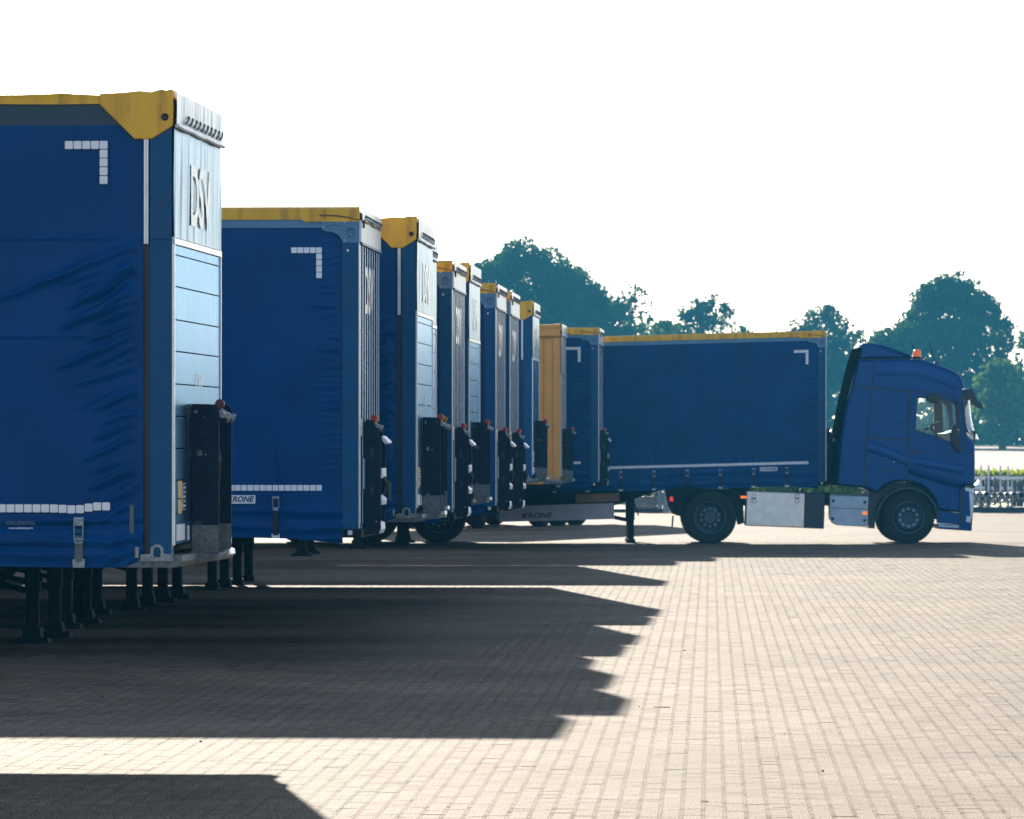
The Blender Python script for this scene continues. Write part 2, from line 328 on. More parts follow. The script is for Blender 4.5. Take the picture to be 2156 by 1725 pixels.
def wheel(parent, x, y, r, wd, rimm, s=1, part='wheel', z=None, deep=.1):
    """y = outer face; s = +1 when the tyre extends towards +y"""
    z = r if z is None else z; k = s*wd
    hub = empty(part, (x, y, z)); hub.parent = parent
    MB().lathe([(r*.56, 0), (r*.60, -.0*k), (r*.80, .0), (r*.93, .03*k), (r, .14*k), (r, .86*k), (r*.93, .97*k), (r*.6, k), (r*.56, k)], (0,0,0), n=48).build('tyre', RUB, hub, True)
    tr = MB()
    for i in range(48):
        a = 2*math.pi*i/48; c, sn = math.cos(a), math.sin(a); tr.cyl((r*.996*c, .16*k, r*.996*sn), (r*.996*math.cos(a+.05), .84*k, r*.996*math.sin(a+.05)), .012, .012, 4)
    tr.build('tread', RUB, hub)
    rm = MB().lathe([(r*.57, .0), (r*.585, -.01*s), (r*.56, .01*s), (r*.5, deep*.35*s), (r*.44, deep*s), (r*.24, deep*.75*s), (r*.22, deep*.2*s), (0.001, deep*.2*s)], (0,0,0), n=40).build('rim', rimm, hub, True)
    nb = MB()
    for i in range(10):
        a = 2*math.pi*(i+.5)/10; nb.cyl((r*.34*math.cos(a), deep*.92*s, r*.34*math.sin(a)), (r*.34*math.cos(a), deep*.45*s, r*.34*math.sin(a)), .03, .022, 8)
    nb.build('wheel_nuts', NUTS, hub, True); MB().lathe([(r*.575, -.012*s), (r*.60, -.02*s), (r*.61, -.005*s)], (0,0,0), n=40).build('rim_ring', mat('blue_grey_rim_edge', (.09, .14, .2), .5), hub, True)
    if XF: hub.location = (x, y, z)
    return hub
def running_gear(root, legx=-3.7, wheels=True, nk=1.09, rz=1.09):
    ch = MB()
    prof = [(-.25, rz+.06), (-.25, nk), (-3.1, nk-.02), (-4.3, .7), (-13.35, .7), (-13.35, rz+.06)]
    for y in (.72, 1.66): ch.prism(prof, y, y+.12)
    for x in np.arange(-13.2, -.3, 1.2): ch.box(x-.04, x+.04, .05, 2.45, rz, rz+.06)
    ch.build('chassis', CHAS, root)
    MB().box(-13.55, -.12, .03, TW-.03, rz+.06, rz+.09).build('floor', CHAS, root)
    MB().box(-13.55, -.2, .0+.03, .07, rz, rz+.07).build('side_rail', CHAS, root); MB().box(-13.55, -.2, TW-.07, TW-.03, rz, rz+.07).build('side_rail', CHAS, root)
    for y in (.42, TW-.42):
        z0 = 0
        lg = MB().prism(rrect(legx-.075, legx+.075, y-.07, y+.07, .03), .5, 1.12, 'z').prism(rrect(legx-.062, legx+.062, y-.058, y+.058, .03), .1, .52, 'z').build('landing_leg', CHAS, root)
        f = MB().prism([(legx-.17,.0),(legx+.17,.0),(legx+.15,.05),(legx+.09,.06),(legx+.08,.15),(legx-.08,.15),(legx-.09,.06),(legx-.15,.05)], y-.12, y+.12)
        f.cyl((legx, y-.14, .11), (legx, y+.14, .11), .025).build('foot', CHAS, lg)
    MB().tube([(legx, .42, .75), (legx, TW-.42, .75)], .025, 6).tube([(legx+.08, .3, .8), (legx+.08, .02, .8), (legx+.14, -.0, .6)], .014, 6).build('crank', CHAS, root)
    for ya, yb in ((.45, .7), (2.05, 1.8)): MB().tube([(legx-.05, ya, .5), (legx-1.0, yb, .72)], .03, 6).build('leg_brace', CHAS, root)
    if wheels:
        global XF
        keep = XF; XF = None
        for x in (-7.35, -8.66, -9.97):
            wheel(root, x, .06, .5, .37, RIMB, 1); wheel(root, x, TW-.06, .5, .37, RIMB, -1)
            MB().cyl((x, .2, .5), (x, TW-.2, .5), .07).build('axle', CHAS, root)
        XF = keep
def couplings(root, y, z, x, tilt=1, red=RED, yel=YCAP):
    for i, m in enumerate((red, yel)):
        yy = y + i*.22; c = MB().cyl((x-.03, yy, z-.04), (x+.045, yy, z-.085), .022, .018, 12).cyl((x+.02, yy-.03, z-.07), (x+.02, yy+.03, z-.07), .02, .02, 10).cyl((x+.045, yy, z-.085), (x+.062, yy, z-.095), .03, .03, 12)
        o = c.build('air_coupling', STEEL, root, True)
        if m: MB().cyl((x-.0, yy-.02, z+.0), (x+.0, yy+.02, z+.0), .03, .028, 14).box(x-.012, x+.012, yy-.01, yy+.01, z-.06, z-.0).build('coupling_cap', m, o, True)
def strap_old(root, x, y=-.012):
    s = MB().prism(rrect(x-.024, x+.024, 1.17, 1.36, .004), y-.004, y).build('strap', WEB, root)
    MB().box(x-.03, x+.03, y-.006, y-.001, 1.42, 1.47).box(x-.03, x-.024, y-.016, y, 1.33, 1.45).box(x+.024, x+.03, y-.016, y, 1.33, 1.45).prism(rrect(x-.026, x+.026, 1.31, 1.345, .012), y-.014, y-.004).build('buckle', STEEL, s)
    MB().box(x-.023, x+.023, y-.008, y-.002, 1.37, 1.40).build('webbing', POST, s)
    MB().prism([(x-.035,1.165),(x+.035,1.165),(x+.037,1.215),(x+.024,1.218),(x+.022,1.2),(x-.022,1.2),(x-.024,1.218),(x-.037,1.215)], y-.008, y).build('hook', STEEL, s)
def strap_k(root, x, y=-.012):
    s = MB().box(x-.022, x+.022, y-.004, y, 1.08, 1.33).build('strap', WEBK, root)
    MB().prism(rrect(x-.031, x+.031, 1.42, 1.444, .003), y-.008, y).box(x-.031, x-.024, y-.014, y, 1.34, 1.43).box(x+.024, x+.031, y-.014, y, 1.34, 1.43).prism(rrect(x-.026, x+.026, 1.315, 1.345, .012), y-.012, y-.004).build('buckle', STEEL, s)
    MB().prism([(x-.035,1.07),(x+.035,1.07),(x+.035,1.11),(x+.025,1.11),(x+.024,1.095),(x-.024,1.095),(x-.025,1.11),(x-.035,1.11)], y-.008, y).build('hook', WBRK, s)
def lacing(root, x, z0, z1, y0, y1, n, name='lacing'):
    m = MB(); dy = (y1-y0)/n
    for i in range(n):
        a = y0+i*dy
        m.tube([(x, a, z0), (x+.004, a+dy*.5, (z0+z1)/2), (x, a+dy*.8, z1), (x+.003, a+dy*.95, z1-.005), (x+.004, a+dy*.6, (z0+z1)/2), (x, a+dy*.25, z0)], .0045, 5)
    m.build(name, ROPE, root)
def front_wave(name, m, parent, y0, y1, z0, z1, x, amp, seed, step=.02):
    r = random.Random(seed); ph = [(r.uniform(4, 60), r.uniform(0, 6.28), r.uniform(.2, 1)) for _ in range(9)]
    ys = np.arange(y0, y1+1e-6, step); zs = np.linspace(z0, z1, 24); mb = MB(); vs = []
    for z in zs:
        for y in ys:
            e = sum(a*math.sin(f*(y+.03*math.sin(z*5+p))+p) for f, p, a in ph)/4
            vs.append((x + amp*e*(.5+.5*math.sin((z1-z)/(z1-z0)*2.4)), y, z))
    ny = len(ys); fs = [(k*ny+i, k*ny+i+1, (k+1)*ny+i+1, (k+1)*ny+i) for k in range(len(zs)-1) for i in range(ny-1)]
    mb.add(vs, fs); return mb.build(name, m, parent, 'all')
def common_shell(root, ctop, cbot, tarp):
    MB().box(-TL+.04, -.03, TW-.03, TW, cbot, ctop).build('far_curtain', tarp, root)
    MB().box(-TL, -TL+.04, .02, TW-.02, 1.1, 3.95).build('rear_door', RAIL, root)
def front_text(root, body, size, y, z, x, m, sx=1, name='lettering', bold=0):
    return text(body, size, lambda u, v: (x, y+u, z+v), name, m, root, sx=sx, bold=bold)

rf = random.Random(3)
OLDF = []
for i in range(30):
    z = 3.12 - i*.068 + rf.uniform(-.02, .02); ln = rf.uniform(.2, .46)*(1.2 if i < 10 else 1.0); sl_ = rf.uniform(.26, .46)
    OLDF.append((-.2 + rf.uniform(-.04, .0), z, -.2-ln, z-ln*sl_, rf.uniform(.016, .032), rf.uniform(.006, .016)))
OLDF += [(-.21, 3.12, -1.25, 2.72, .03, .012), (-.23, 3.0, -.62, 2.74, .028, .02), (-.22, 2.95, -.58, 2.66, .02, -.014), (-.25, 2.86, -.66, 2.62, .03, .02), (-.55, 2.98, -.9, 2.86, .02, .009)]
OLDF += [(.1, 1.43, -2.5, 1.38, .012, -.012), (.1, 1.33, -1.9, 1.30, .03, .014), (-.55, 1.36, -4, 1.34, .03, .012), (-.1, 1.24, -3, 1.25, .025, .012), (-.7, 1.29, -3.2, 1.27, .018, -.01), (-.3, 1.44, -.9, 1.46, .02, .01)]
OLDF += [(-.0, 3.17, -2.6, 3.17, .008, .005), (-.2, 2.57, -3, 2.57, .008, .006)]
KF = []
for i in range(34):
    z = 3.62 - i*.058 + rf.uniform(-.02, .02); ln = rf.uniform(.1, .3)
    KF.append((-.16, z, -.16-ln, z-ln*rf.uniform(-.05, .12), rf.uniform(.010, .02), rf.uniform(.0015, .0045)))
KF += [(-.16, 3.12, -.5, 3.15, .02, .008), (-.16, 2.7, -.4, 2.72, .016, -.007), (-.16, 2.2, -.36, 2.2, .02, -.008), (-.0, 1.2, -.8, 1.13, .03, .018), (-.75, 1.16, -2.4, 1.18, .03, .012),
       (-.0, 1.3, -1.6, 1.31, .03, .010), (-.9, 1.38, -3.8, 1.36, .03, .010), (-2.2, 1.15, -5, 1.2, .03, .012), (-.1, 1.11, -.45, 1.08, .02, .014), (-.2, 1.25, -.7, 1.23, .014, -.01)]
for i in range(9):
    x = -.743-.63*i; KF += [(x, 1.1, x-.05+rf.uniform(-.05, .1), rf.uniform(1.7, 2.3), .035, -.004), (x-.3, 1.12, x-.28, rf.uniform(1.5, 1.9), .08, .006), (x-.3, rf.uniform(2.4, 3.0), x-.33, 3.8, .09, .004)]

def build_old(tarp=TARP, post=POST, cap=YEL, front=FRONTP, ftarp=TARPF, tape=True, code='HF 8610', letters=True, extras=True, orange=False, header=WHT):
    root = empty('curtain_trailer', (0,0,0))
    zb = 1.171
    curtain('curtain', tarp, root, -TL+.05, -.175 if not orange else -.136, zb, 3.85, OLDF if not orange else KF[:8], -1.5 if not orange else -.5, .0135 if not orange else .06, y=.004,
            botfn=lambda X: np.where(X > -.3, (X+.3)*.35, 0) + .006*np.sin(X*3))
    common_shell(root, 3.85, zb, tarp)
    MB().box(-TL, -.0, .01, .09, 3.842, 3.99).build('top_rail', RAILD if not orange else tarp, root)
    MB().box(-TL, 0, TW-.09, TW-.01, 3.842, 3.99).build('top_rail', RAILD, root)
    # roof tarpaulin: slightly sagging between bows
    rv = []; n = 60
    for i in range(n+1):
        x = -TL + TL*i/n
        for k, (y, z) in enumerate(((-.012, 3.98), (-.012, 4.03), (.05, 4.045), (.6, 4.05), (1.25, 4.055), (1.9, 4.05), (TW-.05, 4.045), (TW+.012, 4.03), (TW+.012, 3.98))):
            rv.append((x, y, z + (.008*math.sin(i*1.9) + .005*math.sin(i*.8+k) if 0 < k < 8 else .003*math.sin(i*1.3))))
    MB().add(rv, [(i*9+k, i*9+k+1, (i+1)*9+k+1, (i+1)*9+k) for i in range(n) for k in range(8)]).build('roof_tarpaulin', cap, root, 'all')
    if not orange:
        c = MB()
        out = [(-.443,4.04),(-.44,3.973),(-.229,3.765),(-.123,3.765),(.004,3.844),(.008,3.95),(.004,4.04),(-.06,4.068),(-.13,4.05),(-.2,4.058),(-.3,4.047)]
        c.prism(out, -.03, .0); c.prism([(0,4.0),(.012,4.01),(.008,4.05),(0,4.07),(-.1,4.05)], 0, .2)
        cp = c.build('corner_cap', cap, root, bevel=.008)
        MB().lathe([(.001,-.012),(.016,-.014),(.022,-.006),(.024,.004)], (-.042,-.03,3.898), n=14).build('eyelet', BLK, cp, True)
        MB().prism([(-.443,4.04),(-.44,3.973),(-.229,3.765),(-.123,3.765),(0,3.844),(0,4.04)], TW, TW+.02).build('corner_cap', cap, root)
        MB().cyl((-1.29,-.012,4.005),(-1.29,-.02,4.005),.012).build('rivet', BLK, root, True)
        # drip rail, dark slot, post with tarpaulin sleeve on its upper part
        MB().box(-.172,-.160,-.014,.0,3.13,3.80).box(-.157,-.146,-.012,.0,3.13,3.80).build('drip_rail', ALU, root)
        MB().box(-.176,-.136,.02,.1,1.25,3.84).build('post_slot', BLK, root)
    MB().box(-.138,-.004,-.008,.1,1.235,3.16).build('front_post', post, root, bevel=.006)
    sl2 = front_wave; 
    MB().box(-.14,-.002,-.012,.1,3.15,3.84).build('post_sleeve', post if not orange else tarp, root, bevel=.01)
    MB().box(-.138,-.004,TW-.1,TW+.004,1.235,3.84).build('front_post', post, root)
    # front: tarpaulin above, horizontal boards below
    front_wave('front_tarpaulin', ftarp, root, .0, TW, 3.17, 3.86, .012, .006, 5)
    front_wave('header_tarpaulin', header, root, -.01, TW+.01, 3.85, 4.05, .026, .008, 8)
    MB().tube([(.03, -.01, 3.845)] + [(.03+.004*math.sin(i), i*.25+.0, 3.843+.004*math.cos(i*2)) for i in range(11)], .013, 8).build('hem_roll', header, root, True)
    if not orange: lacing(root, .036, 3.875, 3.93, .35, 2.4, 10)
    if letters: front_text(root, 'DSV', .52, 1.3, 3.44, .0205, LETF, sx=1.15, bold=.012)
    MB().box(-.002,.014,.0,.03,1.3,3.17).box(-.002,.014,TW-.03,TW,1.3,3.17).box(-.002,.016,.0,TW,3.13,3.165).build('front_frame', ALU if not orange else front, root)
    seams = [3.128, 3.067, 2.874, 2.672, 2.48, 2.281, 2.084, 1.888, 1.694, 1.494, 1.303]
    for a, b in zip(seams[:-1], seams[1:]):
        MB().prism([(-.006,b+.003),(.006,b+.004),(.006,a-.004),(-.006,a-.003)], .032, TW-.032, 'y').build('front_board', front, root)
    if code: front_text(root, code, .115, 1.3, 2.31, .009, LETF, sx=1.0)
    # stickers
    if extras:
        for z0, z1 in ((1.585, 1.69), (1.49, 1.575)): MB().box(.007,.009,.22,.42,z0,z1).build('sticker', STY, root)
        MB().box(.007,.009,.14,.56,1.325,1.425).build('sticker', STW, root); MB().box(.007,.009,.7,.8,1.32,1.41).build('sticker', STW, root)
        fr = MB()
        for k in range(3):
            z0 = 1.51+k*.056; fr.box(.007,.009,.45,.66,z0,z0+.004).box(.007,.009,.45,.66,z0+.046,z0+.05).box(.007,.009,.45,.465,z0,z0+.05).box(.007,.009,.645,.66,z0,z0+.05).box(.007,.009,.5,.6,z0+.018,z0+.032)
        fr.build('pictogram_label', STW, root)
    # console with punched side plates
    holes = [circ(.028, 2.118, .011), circ(.135, 2.118, .011), circ(.085, 2.085, .009), circ(.05, 1.86, .021, 14), circ(.045, 1.42, .02, 14)]
    for z in (1.985, 1.93, 1.85, 1.8, 1.74, 1.68, 1.61, 1.55, 1.49, 1.45): holes.append(circ(.09, z, .0055, 8))
    for z in (1.96, 1.82, 1.65, 1.53): holes.append(circ(.033, z, .004, 6)); 
    for z in (1.84, 1.76, 1.6, 1.51): holes.append(circ(.112, z, .004, 6))
    outl = [(.0,1.235),(.172,1.235),(.175,2.13),(.165,2.152),(.145,2.162),(.0,2.165)]
    for y in (.9, 1.6): 
        p = filled(outl, holes, lambda u, v: (.008+u, y, v)).build('console_plate', NAVY, root, solid=.008)
        MB().box(.012,.178,y-.007,y-.004,1.24,1.41).build('reinforcing_plate', DULL, p)
        for bx_, bz_, br_ in ((.03, 1.28, .016), (.14, 1.28, .016), (.09, 1.385, .008)): MB().cyl((bx_,y-.012,bz_),(bx_,y-.004,bz_),br_).build('bolt', DULL, p, True)
    MB().box(.01,.03,.905,1.595,1.25,2.1).build('console_back', NAVY, root)
    MB().box(.008,.012,.62,.895,1.45,2.15).build('console_flange', NAVY, root)
    m = MB()
    for k in range(5): m.tube([(.1, 1.1+.06*k, 2.05), (.14, 1.1+.06*k, 1.8), (.15-.01*k, 1.15+.06*k, 1.55), (.1, 1.2+.05*k, 1.3)], .012, 6)
    m.build('air_hose', BLK, root, True)
    couplings(root, 1.05, 2.165, .17, red=(RED if code != 'HF 8610' else mat('dark_red_plastic', (.13, .01, .02), .4)), yel=(YCAP if code != 'HF 8610' else None))
    # bumper beam, corner casting with eye
    MB().prism([(-.3,1.165),(.02,1.165),(.06,1.2),(.06,1.24),(-.3,1.24)], .0, TW).prism([(.0,1.17),(.17,1.19),(.19,1.235),(.0,1.245)], .85, 1.75).build('front_beam', DULL, root, bevel=.006)
    pl = [(-.19,1.205),(.01,1.205),(.012,1.245),(-.05,1.25),(-.052,1.285),(-.075,1.305),(-.105,1.305),(-.128,1.285),(-.13,1.25),(-.19,1.245)]
    filled(pl, [rrect(-.112,-.068,1.225,1.29,.02)], lambda u, v: (u, -.016, v)).build('corner_casting', STEEL, root, solid=.02)
    MB().cyl((-.215,-.005,1.225),(-.215,-.005,1.29),.016).build('bolt', STEEL, root, True)
    MB().prism([(.15,1.2),(.205,1.215),(.2,1.255),(.15,1.25)], 1.35, 1.62).build('foil_wrap', ALU, root, bevel=.008)
    if not orange:
        strap_old(root, -.569, -.014)
        MB().prism(rrect(-.2585,-.233,1.35,1.545,.01), -.022, -.012).build('leather_tab', WEB, root)
        for i in range(1, 8): strap_old(root, -.569-.62*i, -.014)
        text('OELLERKING', .03, lambda u, v: (-.925+u, -.018, 1.435+v), 'lettering', mat('grey_lettering', (.2,.23,.26), .5), root)
        text('www.oellerking.com', .018, lambda u, v: (-.922+u, -.019, 1.405+v), 'lettering', LETW, root, bold=.0004)
    if orange:
        for x in (-.30, -.135): MB().box(x-.003, x+.003, -.014, .0, 1.2, 3.8).build('panel_gap', mat('brown_gap', (.4,.17,.03), .7), root)
        MB().box(-1.2, -.0, -.02, .0, 3.79, 3.83).build('top_seam', MATS['brown_gap'], root)
    if tape: tiles(root, OLDF, -.4175, 3.73, -.402, lambda x: 1.525 + (.012 if x > -.48 else .006 if x > -.53 else 0) - .006*math.exp(-((x+.6)/.08)**2), 40, .0531, -.018)
    return root

def arc(cx, cz, r, a0, a1, w, n=8, sq=1):
    return [(cx+r*math.cos(R(a0+(a1-a0)*i/n))*sq, cz+r*math.sin(R(a0+(a1-a0)*i/n))) for i in range(n+1)] + [(cx+(r-w)*math.cos(R(a1+(a0-a1)*i/n))*sq, cz+(r-w)*math.sin(R(a1+(a0-a1)*i/n))) for i in range(n+1)]
def emblem(root, x, z, y, k=1.0):
    m = MB(); m.prism(arc(x, z, .036*k, 70, -50, .011*k), y-.003, y); m.prism(arc(x, z, .036*k, 110, 230, .011*k), y-.003, y)
    m.prism([(x-.008*k,z+.036*k),(x+.008*k,z+.036*k),(x+.003*k,z-.012*k),(x-.003*k,z-.012*k)], y-.003, y); m.prism(rrect(x-.026*k,x+.026*k,z-.046*k,z-.036*k,.003*k), y-.003, y)
    m.build('crown_emblem', EMB, root)
def build_krone(nlow=24, guard=False, nstrap=7, gear=True):
    root = empty('curtain_trailer', (0,0,0))
    curtain('curtain', TARP, root, -TL+.05, -.146, 1.07, 3.84, KF, -.9 if nlow < 40 else -6, .014 if nlow < 40 else .026, y=.012,
            botfn=lambda X: np.where(X > -.6, -(X+.6)*.09, 0) + .006*np.sin(X*4))
    common_shell(root, 3.84, 1.07, TARP)
    MB().prism([(-.004,3.832),(.0,3.915),(.05,3.915),(.05,3.832)], -TL, -.2, 'x').build('top_rail', RAIL, root)
    MB().box(-TL, 0, TW-.05, TW-.0, 3.832, 3.915).build('top_rail', RAIL, root)
    MB().box(-TL, .0, .02, TW-.02, 3.97, 3.985).build('roof', ROOF, root)
    MB().prism([(-.014,3.905),(-.018,3.995),(.03,4.02),(.06,4.0),(.03,3.905)], -TL, .004, 'x').build('roof_trim', YEL, root)
    MB().box(-TL, .004, TW-.03, TW+.014, 3.905, 4.01).build('roof_trim', YEL, root)
    MB().prism([(-.52,3.92),(-.49,3.886),(.004,3.886),(.006,3.92)], -.024, -.012).build('trim_step', YEL, root)
    br = [(-.33,3.905),(-.33,3.815),(-.30,3.80),(-.235,3.79),(-.18,3.765),(-.155,3.72),(-.142,3.697),(.002,3.697),(.004,3.9)]
    b = MB().prism(br, -.018, .03).build('corner_bracket', RAIL, root, bevel=.004)
    for x, z in ((-.318,3.885),(-.318,3.84),(-.13,3.88),(-.13,3.72)): MB().cyl((x,-.018,z),(x,-.022,z),.007,.005,8).build('rivet', ALU, b, True)
    MB().prism([(-.30,3.83),(-.25,3.855),(-.2,3.852),(-.15,3.84),(-.15,3.845),(-.2,3.858),(-.25,3.861),(-.31,3.834)], -.021, -.017).build('bracket_edge', EMB, b)
    emblem(b, -.075, 3.795, -.018, 1.05)
    MB().box(-.142,-.006,-.012,.1,1.148,3.70).build('front_post', POST, root, bevel=.006)
    MB().box(-.142,-.006,TW-.1,TW+.004,1.148,3.70).build('front_post', POST, root)
    MB().cyl((-.1,-.012,3.63),(-.1,-.018,3.63),.01).build('bolt', ALU, root, True)
    MB().box(-.15,-.141,-.006,.05,1.1,3.70).build('post_edge', EMB, root)
    # corrugated front wall
    prof = []; y = .0; k = 0
    prof = [(.0, 0.0)]
    ys = np.linspace(.06, TW-.06, 9)
    for a, c in zip(ys[:-1], ys[1:]):
        wv = (c-a); prof += [(a, .004), (a+wv*.42, .004), (a+wv*.54, -.03), (a+wv*.88, -.03), (c, .004)]
    prof.append((TW, 0))
    vs = [(x, yy, z) for z in (1.15, 3.70) for yy, x in prof]; n = len(prof)
    MB().add(vs, [(i, i+1, n+i+1, n+i) for i in range(n-1)]).build('corrugated_front_wall', FRONT, root)
    ed = MB()
    for a in ys[:-1]:
        wv = ys[1]-ys[0]; ed.box(.0045, .0075, a-.012, a+.028, 1.2, 3.69)
    ed.build('rib_sheen', WBRK, root)  # white strips paint the sky's reflection onto the rib crests
    MB().box(-.004,.006,-.012,.035,1.16,3.70).build('corner_strip', ALU, root); MB().box(-.004,.006,TW-.03,TW+.004,1.16,3.70).build('corner_strip', ALU, root)
    MB().box(-.004,.022,-.014,TW+.01,3.705,3.90).build('front_header', WBRK, root, bevel=.004)
    MB().box(.0,.03,-.0,TW,3.685,3.705).build('header_lip', EMB, root)
    front_wave('header_tarpaulin', WHT, root, -.015, TW+.015, 3.89, 4.01, .028, .006, 11)
    lacing(root, .036, 3.91, 3.955, .25, 2.45, 12)
    MB().tube([(-.35,-.026,3.945), (-.2,-.026,3.94), (-.1,-.026,3.925), (.0,-.024,3.9), (.03,.05,3.9)] + [(.036+.005*math.sin(i*3), .2+i*.2, 3.897+.004*math.sin(i*5)) for i in range(12)], .007, 5).build('tie_cord', ORROPE, root, True)
    MB().tube([(.03,.06,3.9),(.035,.08,3.86),(.035,.1,3.835)], .01, 5).build('cord_hook', ROPE, root)
    front_text(root, 'DSV', .58, 1.15, 3.27, .0085, LETF, sx=1.05, bold=.014)
    MB().box(.0075,.009,.09,.24,1.982,2.137).build('sticker', STY, root)
    # console
    side = [(.0,1.09),(.13,1.1),(.15,1.15),(.15,1.947),(.085,2.12),(.03,2.13),(.0,2.1)]
    holes = [rrect(.05,.085,1.78,1.87,.012), rrect(.055,.09,1.45,1.53,.014), circ(.1,1.25,.011), circ(.11,1.21,.008), circ(.03,1.3,.008)]
    for yv in (.55, 1.2):
        p = filled(side, holes if yv < 1 else [], lambda u, v: (.006+u, yv, v)).build('console_plate', NAVY, root, solid=.01)
        if yv < 1: MB().box(.05,.09,yv+.012,yv+.016,1.4,1.9).build('plate_backing', CABD, p)
    MB().box(.008,.05,.56,1.19,1.1,2.1).build('console_back', BLK, root)
    MB().prism([(.158,1.97),(.16,1.94),(.19,1.905),(.212,1.91),(.218,1.925),(.208,1.94),(.16,1.985)], .62, 1.12).build('hose_bracket', WBRK, root, bevel=.006)
    MB().box(.13,.164,.62,1.16,1.6,1.69).build('socket_box', WBRK, root, bevel=.004)
    MB().prism([(.13,1.36),(.165,1.36),(.17,1.41),(.13,1.45)], .62, 1.16).build('hose_bracket', WBRK, root, bevel=.004)
    MB().prism([(.1,1.1),(.14,1.1),(.155,1.14),(.15,1.2),(.1,1.22)], .62, 1.18).build('foot_bracket', WBRK, root, bevel=.006)
    m = MB()
    for k in range(3): m.tube([(.15,.75+.12*k,1.62),(.19,.78+.12*k,1.55),(.16,.76+.12*k,1.46)], .014, 6)
    m.build('air_hose', BLK, root, True)
    couplings(root, .62, 2.14, .09)
    MB().box(.004,.02,.3,.5,1.5,1.78).build('light_unit', SILV, root, bevel=.01)
    MB().box(-.16,.02,.0,TW,1.075,1.148).build('front_beam', CHAS, root)
    MB().box(-.1,-.06,-.012,.02,1.1,1.14).build('beam_plate', WBRK, root)
    for i in range(nstrap): strap_k(root, -.743-.63*i, -.006)
    s = MB().prism(rrect(-1.253,-.923,1.377,1.453,.008), -.016, -.006).build('maker_plate', STW, root)
    text('KRONE', .068, lambda u, v: (-1.062+u, -.0175, 1.415+v), 'lettering', INK, s, shear=.3, sx=1.0, bold=.0018)
    emblem(s, -1.215, 1.417, -.016, .75)
    tiles(root, KF, -.358, 3.633, -.358, 1.518, nlow, .0557, .002)
    if guard:
        g = MB().box(-6.2,-4.02,.02,.05,.543,.844).build('side_guard', SKIRT, root)
        text('KRONE', .13, lambda u, v: (-5.5+u, .016, .645+v), 'lettering', INK, g, shear=.3, sx=1.3, bold=.003)
        MB().box(-4.75,-3.92,.03,.5,.87,1.03).build('pallet_box', WOOD, root)
        MB().box(-2.85,-2.75,-.0,.03,1.04,1.075).build('side_marker', AMB, root)
    return root

# ------------------------------------------------------------------ place the trailers
GRP = 'curtain trailers parked in the row'
def place(o, X, d, yaw, lift, label, group=GRP):
    o.location = (X, d, lift); o.rotation_euler = (0, 0, -R(yaw)); tag(o, label, 'trailer', group); return o
def ground_gear(o, lift):
    pass
old0 = build_old(); running_gear(old0, nk=1.15, rz=1.19)
place(old0, -2.06, 34.5, 3.6, 0, 'large blue curtain trailer nearest the camera at left, yellow corner cap and bare console')
def again(src, *a): return place(copy_tree(src), *a)
oldB = build_old(code='HF 8614'); running_gear(oldB, nk=1.15, rz=1.19)
place(oldB, -.91, 53.9, 2.6, 0, 'blue curtain trailer with scuffed yellow cap, right behind the trailer with the crown bracket')
again(oldB, -.93, 58.2, 2.6, 0, 'blue curtain trailer with white front tarpaulin wedged behind the scuffed yellow cap')
again(oldB, -1.05, 61.5, 2.6, 0, 'blue curtain trailer mostly hidden in mid row, its landing legs showing below')
again(oldB, -.52, 67.8, 2.6, 0, 'blue curtain trailer with grey white front peeking out in mid row')
again(oldB, .32, 90.3, 2.6, .1, 'far blue curtain trailer with brown yellow corner cap next to the orange trailer')
kr0 = build_krone(); running_gear(kr0)
place(kr0, -1.36, 50.6, 2.6, 0, 'blue curtain trailer with pale rail, crown bracket and white maker plate, second from left')
again(kr0, -.68, 64.6, 2.6, -.03, 'blue ribbed front curtain trailer with crown bracket in mid row')
again(kr0, -.21, 73.2, 2.6, -.05, 'blue ribbed front curtain trailer with a grey arched bracket over its shaded curtain')
again(kr0, -.03, 76.2, 2.6, -.07, 'narrow glimpse of a blue ribbed trailer left of the far brown yellow cap')
oro = build_old(tarp=ORNG, post=ORNG, cap=ORNG, front=BEIGE, ftarp=BEIGE, tape=False, code=None, letters=False, extras=False, orange=True); running_gear(oro)
place(oro, .87, 102.2, 2.6, 0, 'orange curtain trailer with pale dirty front and black console')
again(kr0, 1.6, 105.2, 2.6, .02, 'blue curtain trailer with pale front, half hidden behind the orange trailer')
# trailer on the tractor: nose raised
SL = .0262
def XFc(p): return (p[0], p[1], p[2] - .03 + SL*(p[0]+8.6) - .2)
XF = lambda p: (p[0], p[1], p[2] + SL*(p[0]+8.66) - .205)
kc = build_krone(nlow=72, guard=True, nstrap=8); running_gear(kc)
XF = None
place(kc, 5.96, 108.0, .3, 0, 'blue curtain trailer with its nose raised on the tractor, long dotted reflective line', 'curtain trailers beyond the row')

# trailer standing end-on beyond the row: only wheels and legs show under the others
tb = again(kr0, 3.2, 133.0, 2.6, 0, 'distant trailer beyond the row, its wheels and legs showing under the orange trailer', 'curtain trailers beyond the row')
tb.rotation_euler = (0, 0, R(-109)); tb.location = (-3.9, 123.6, 0)

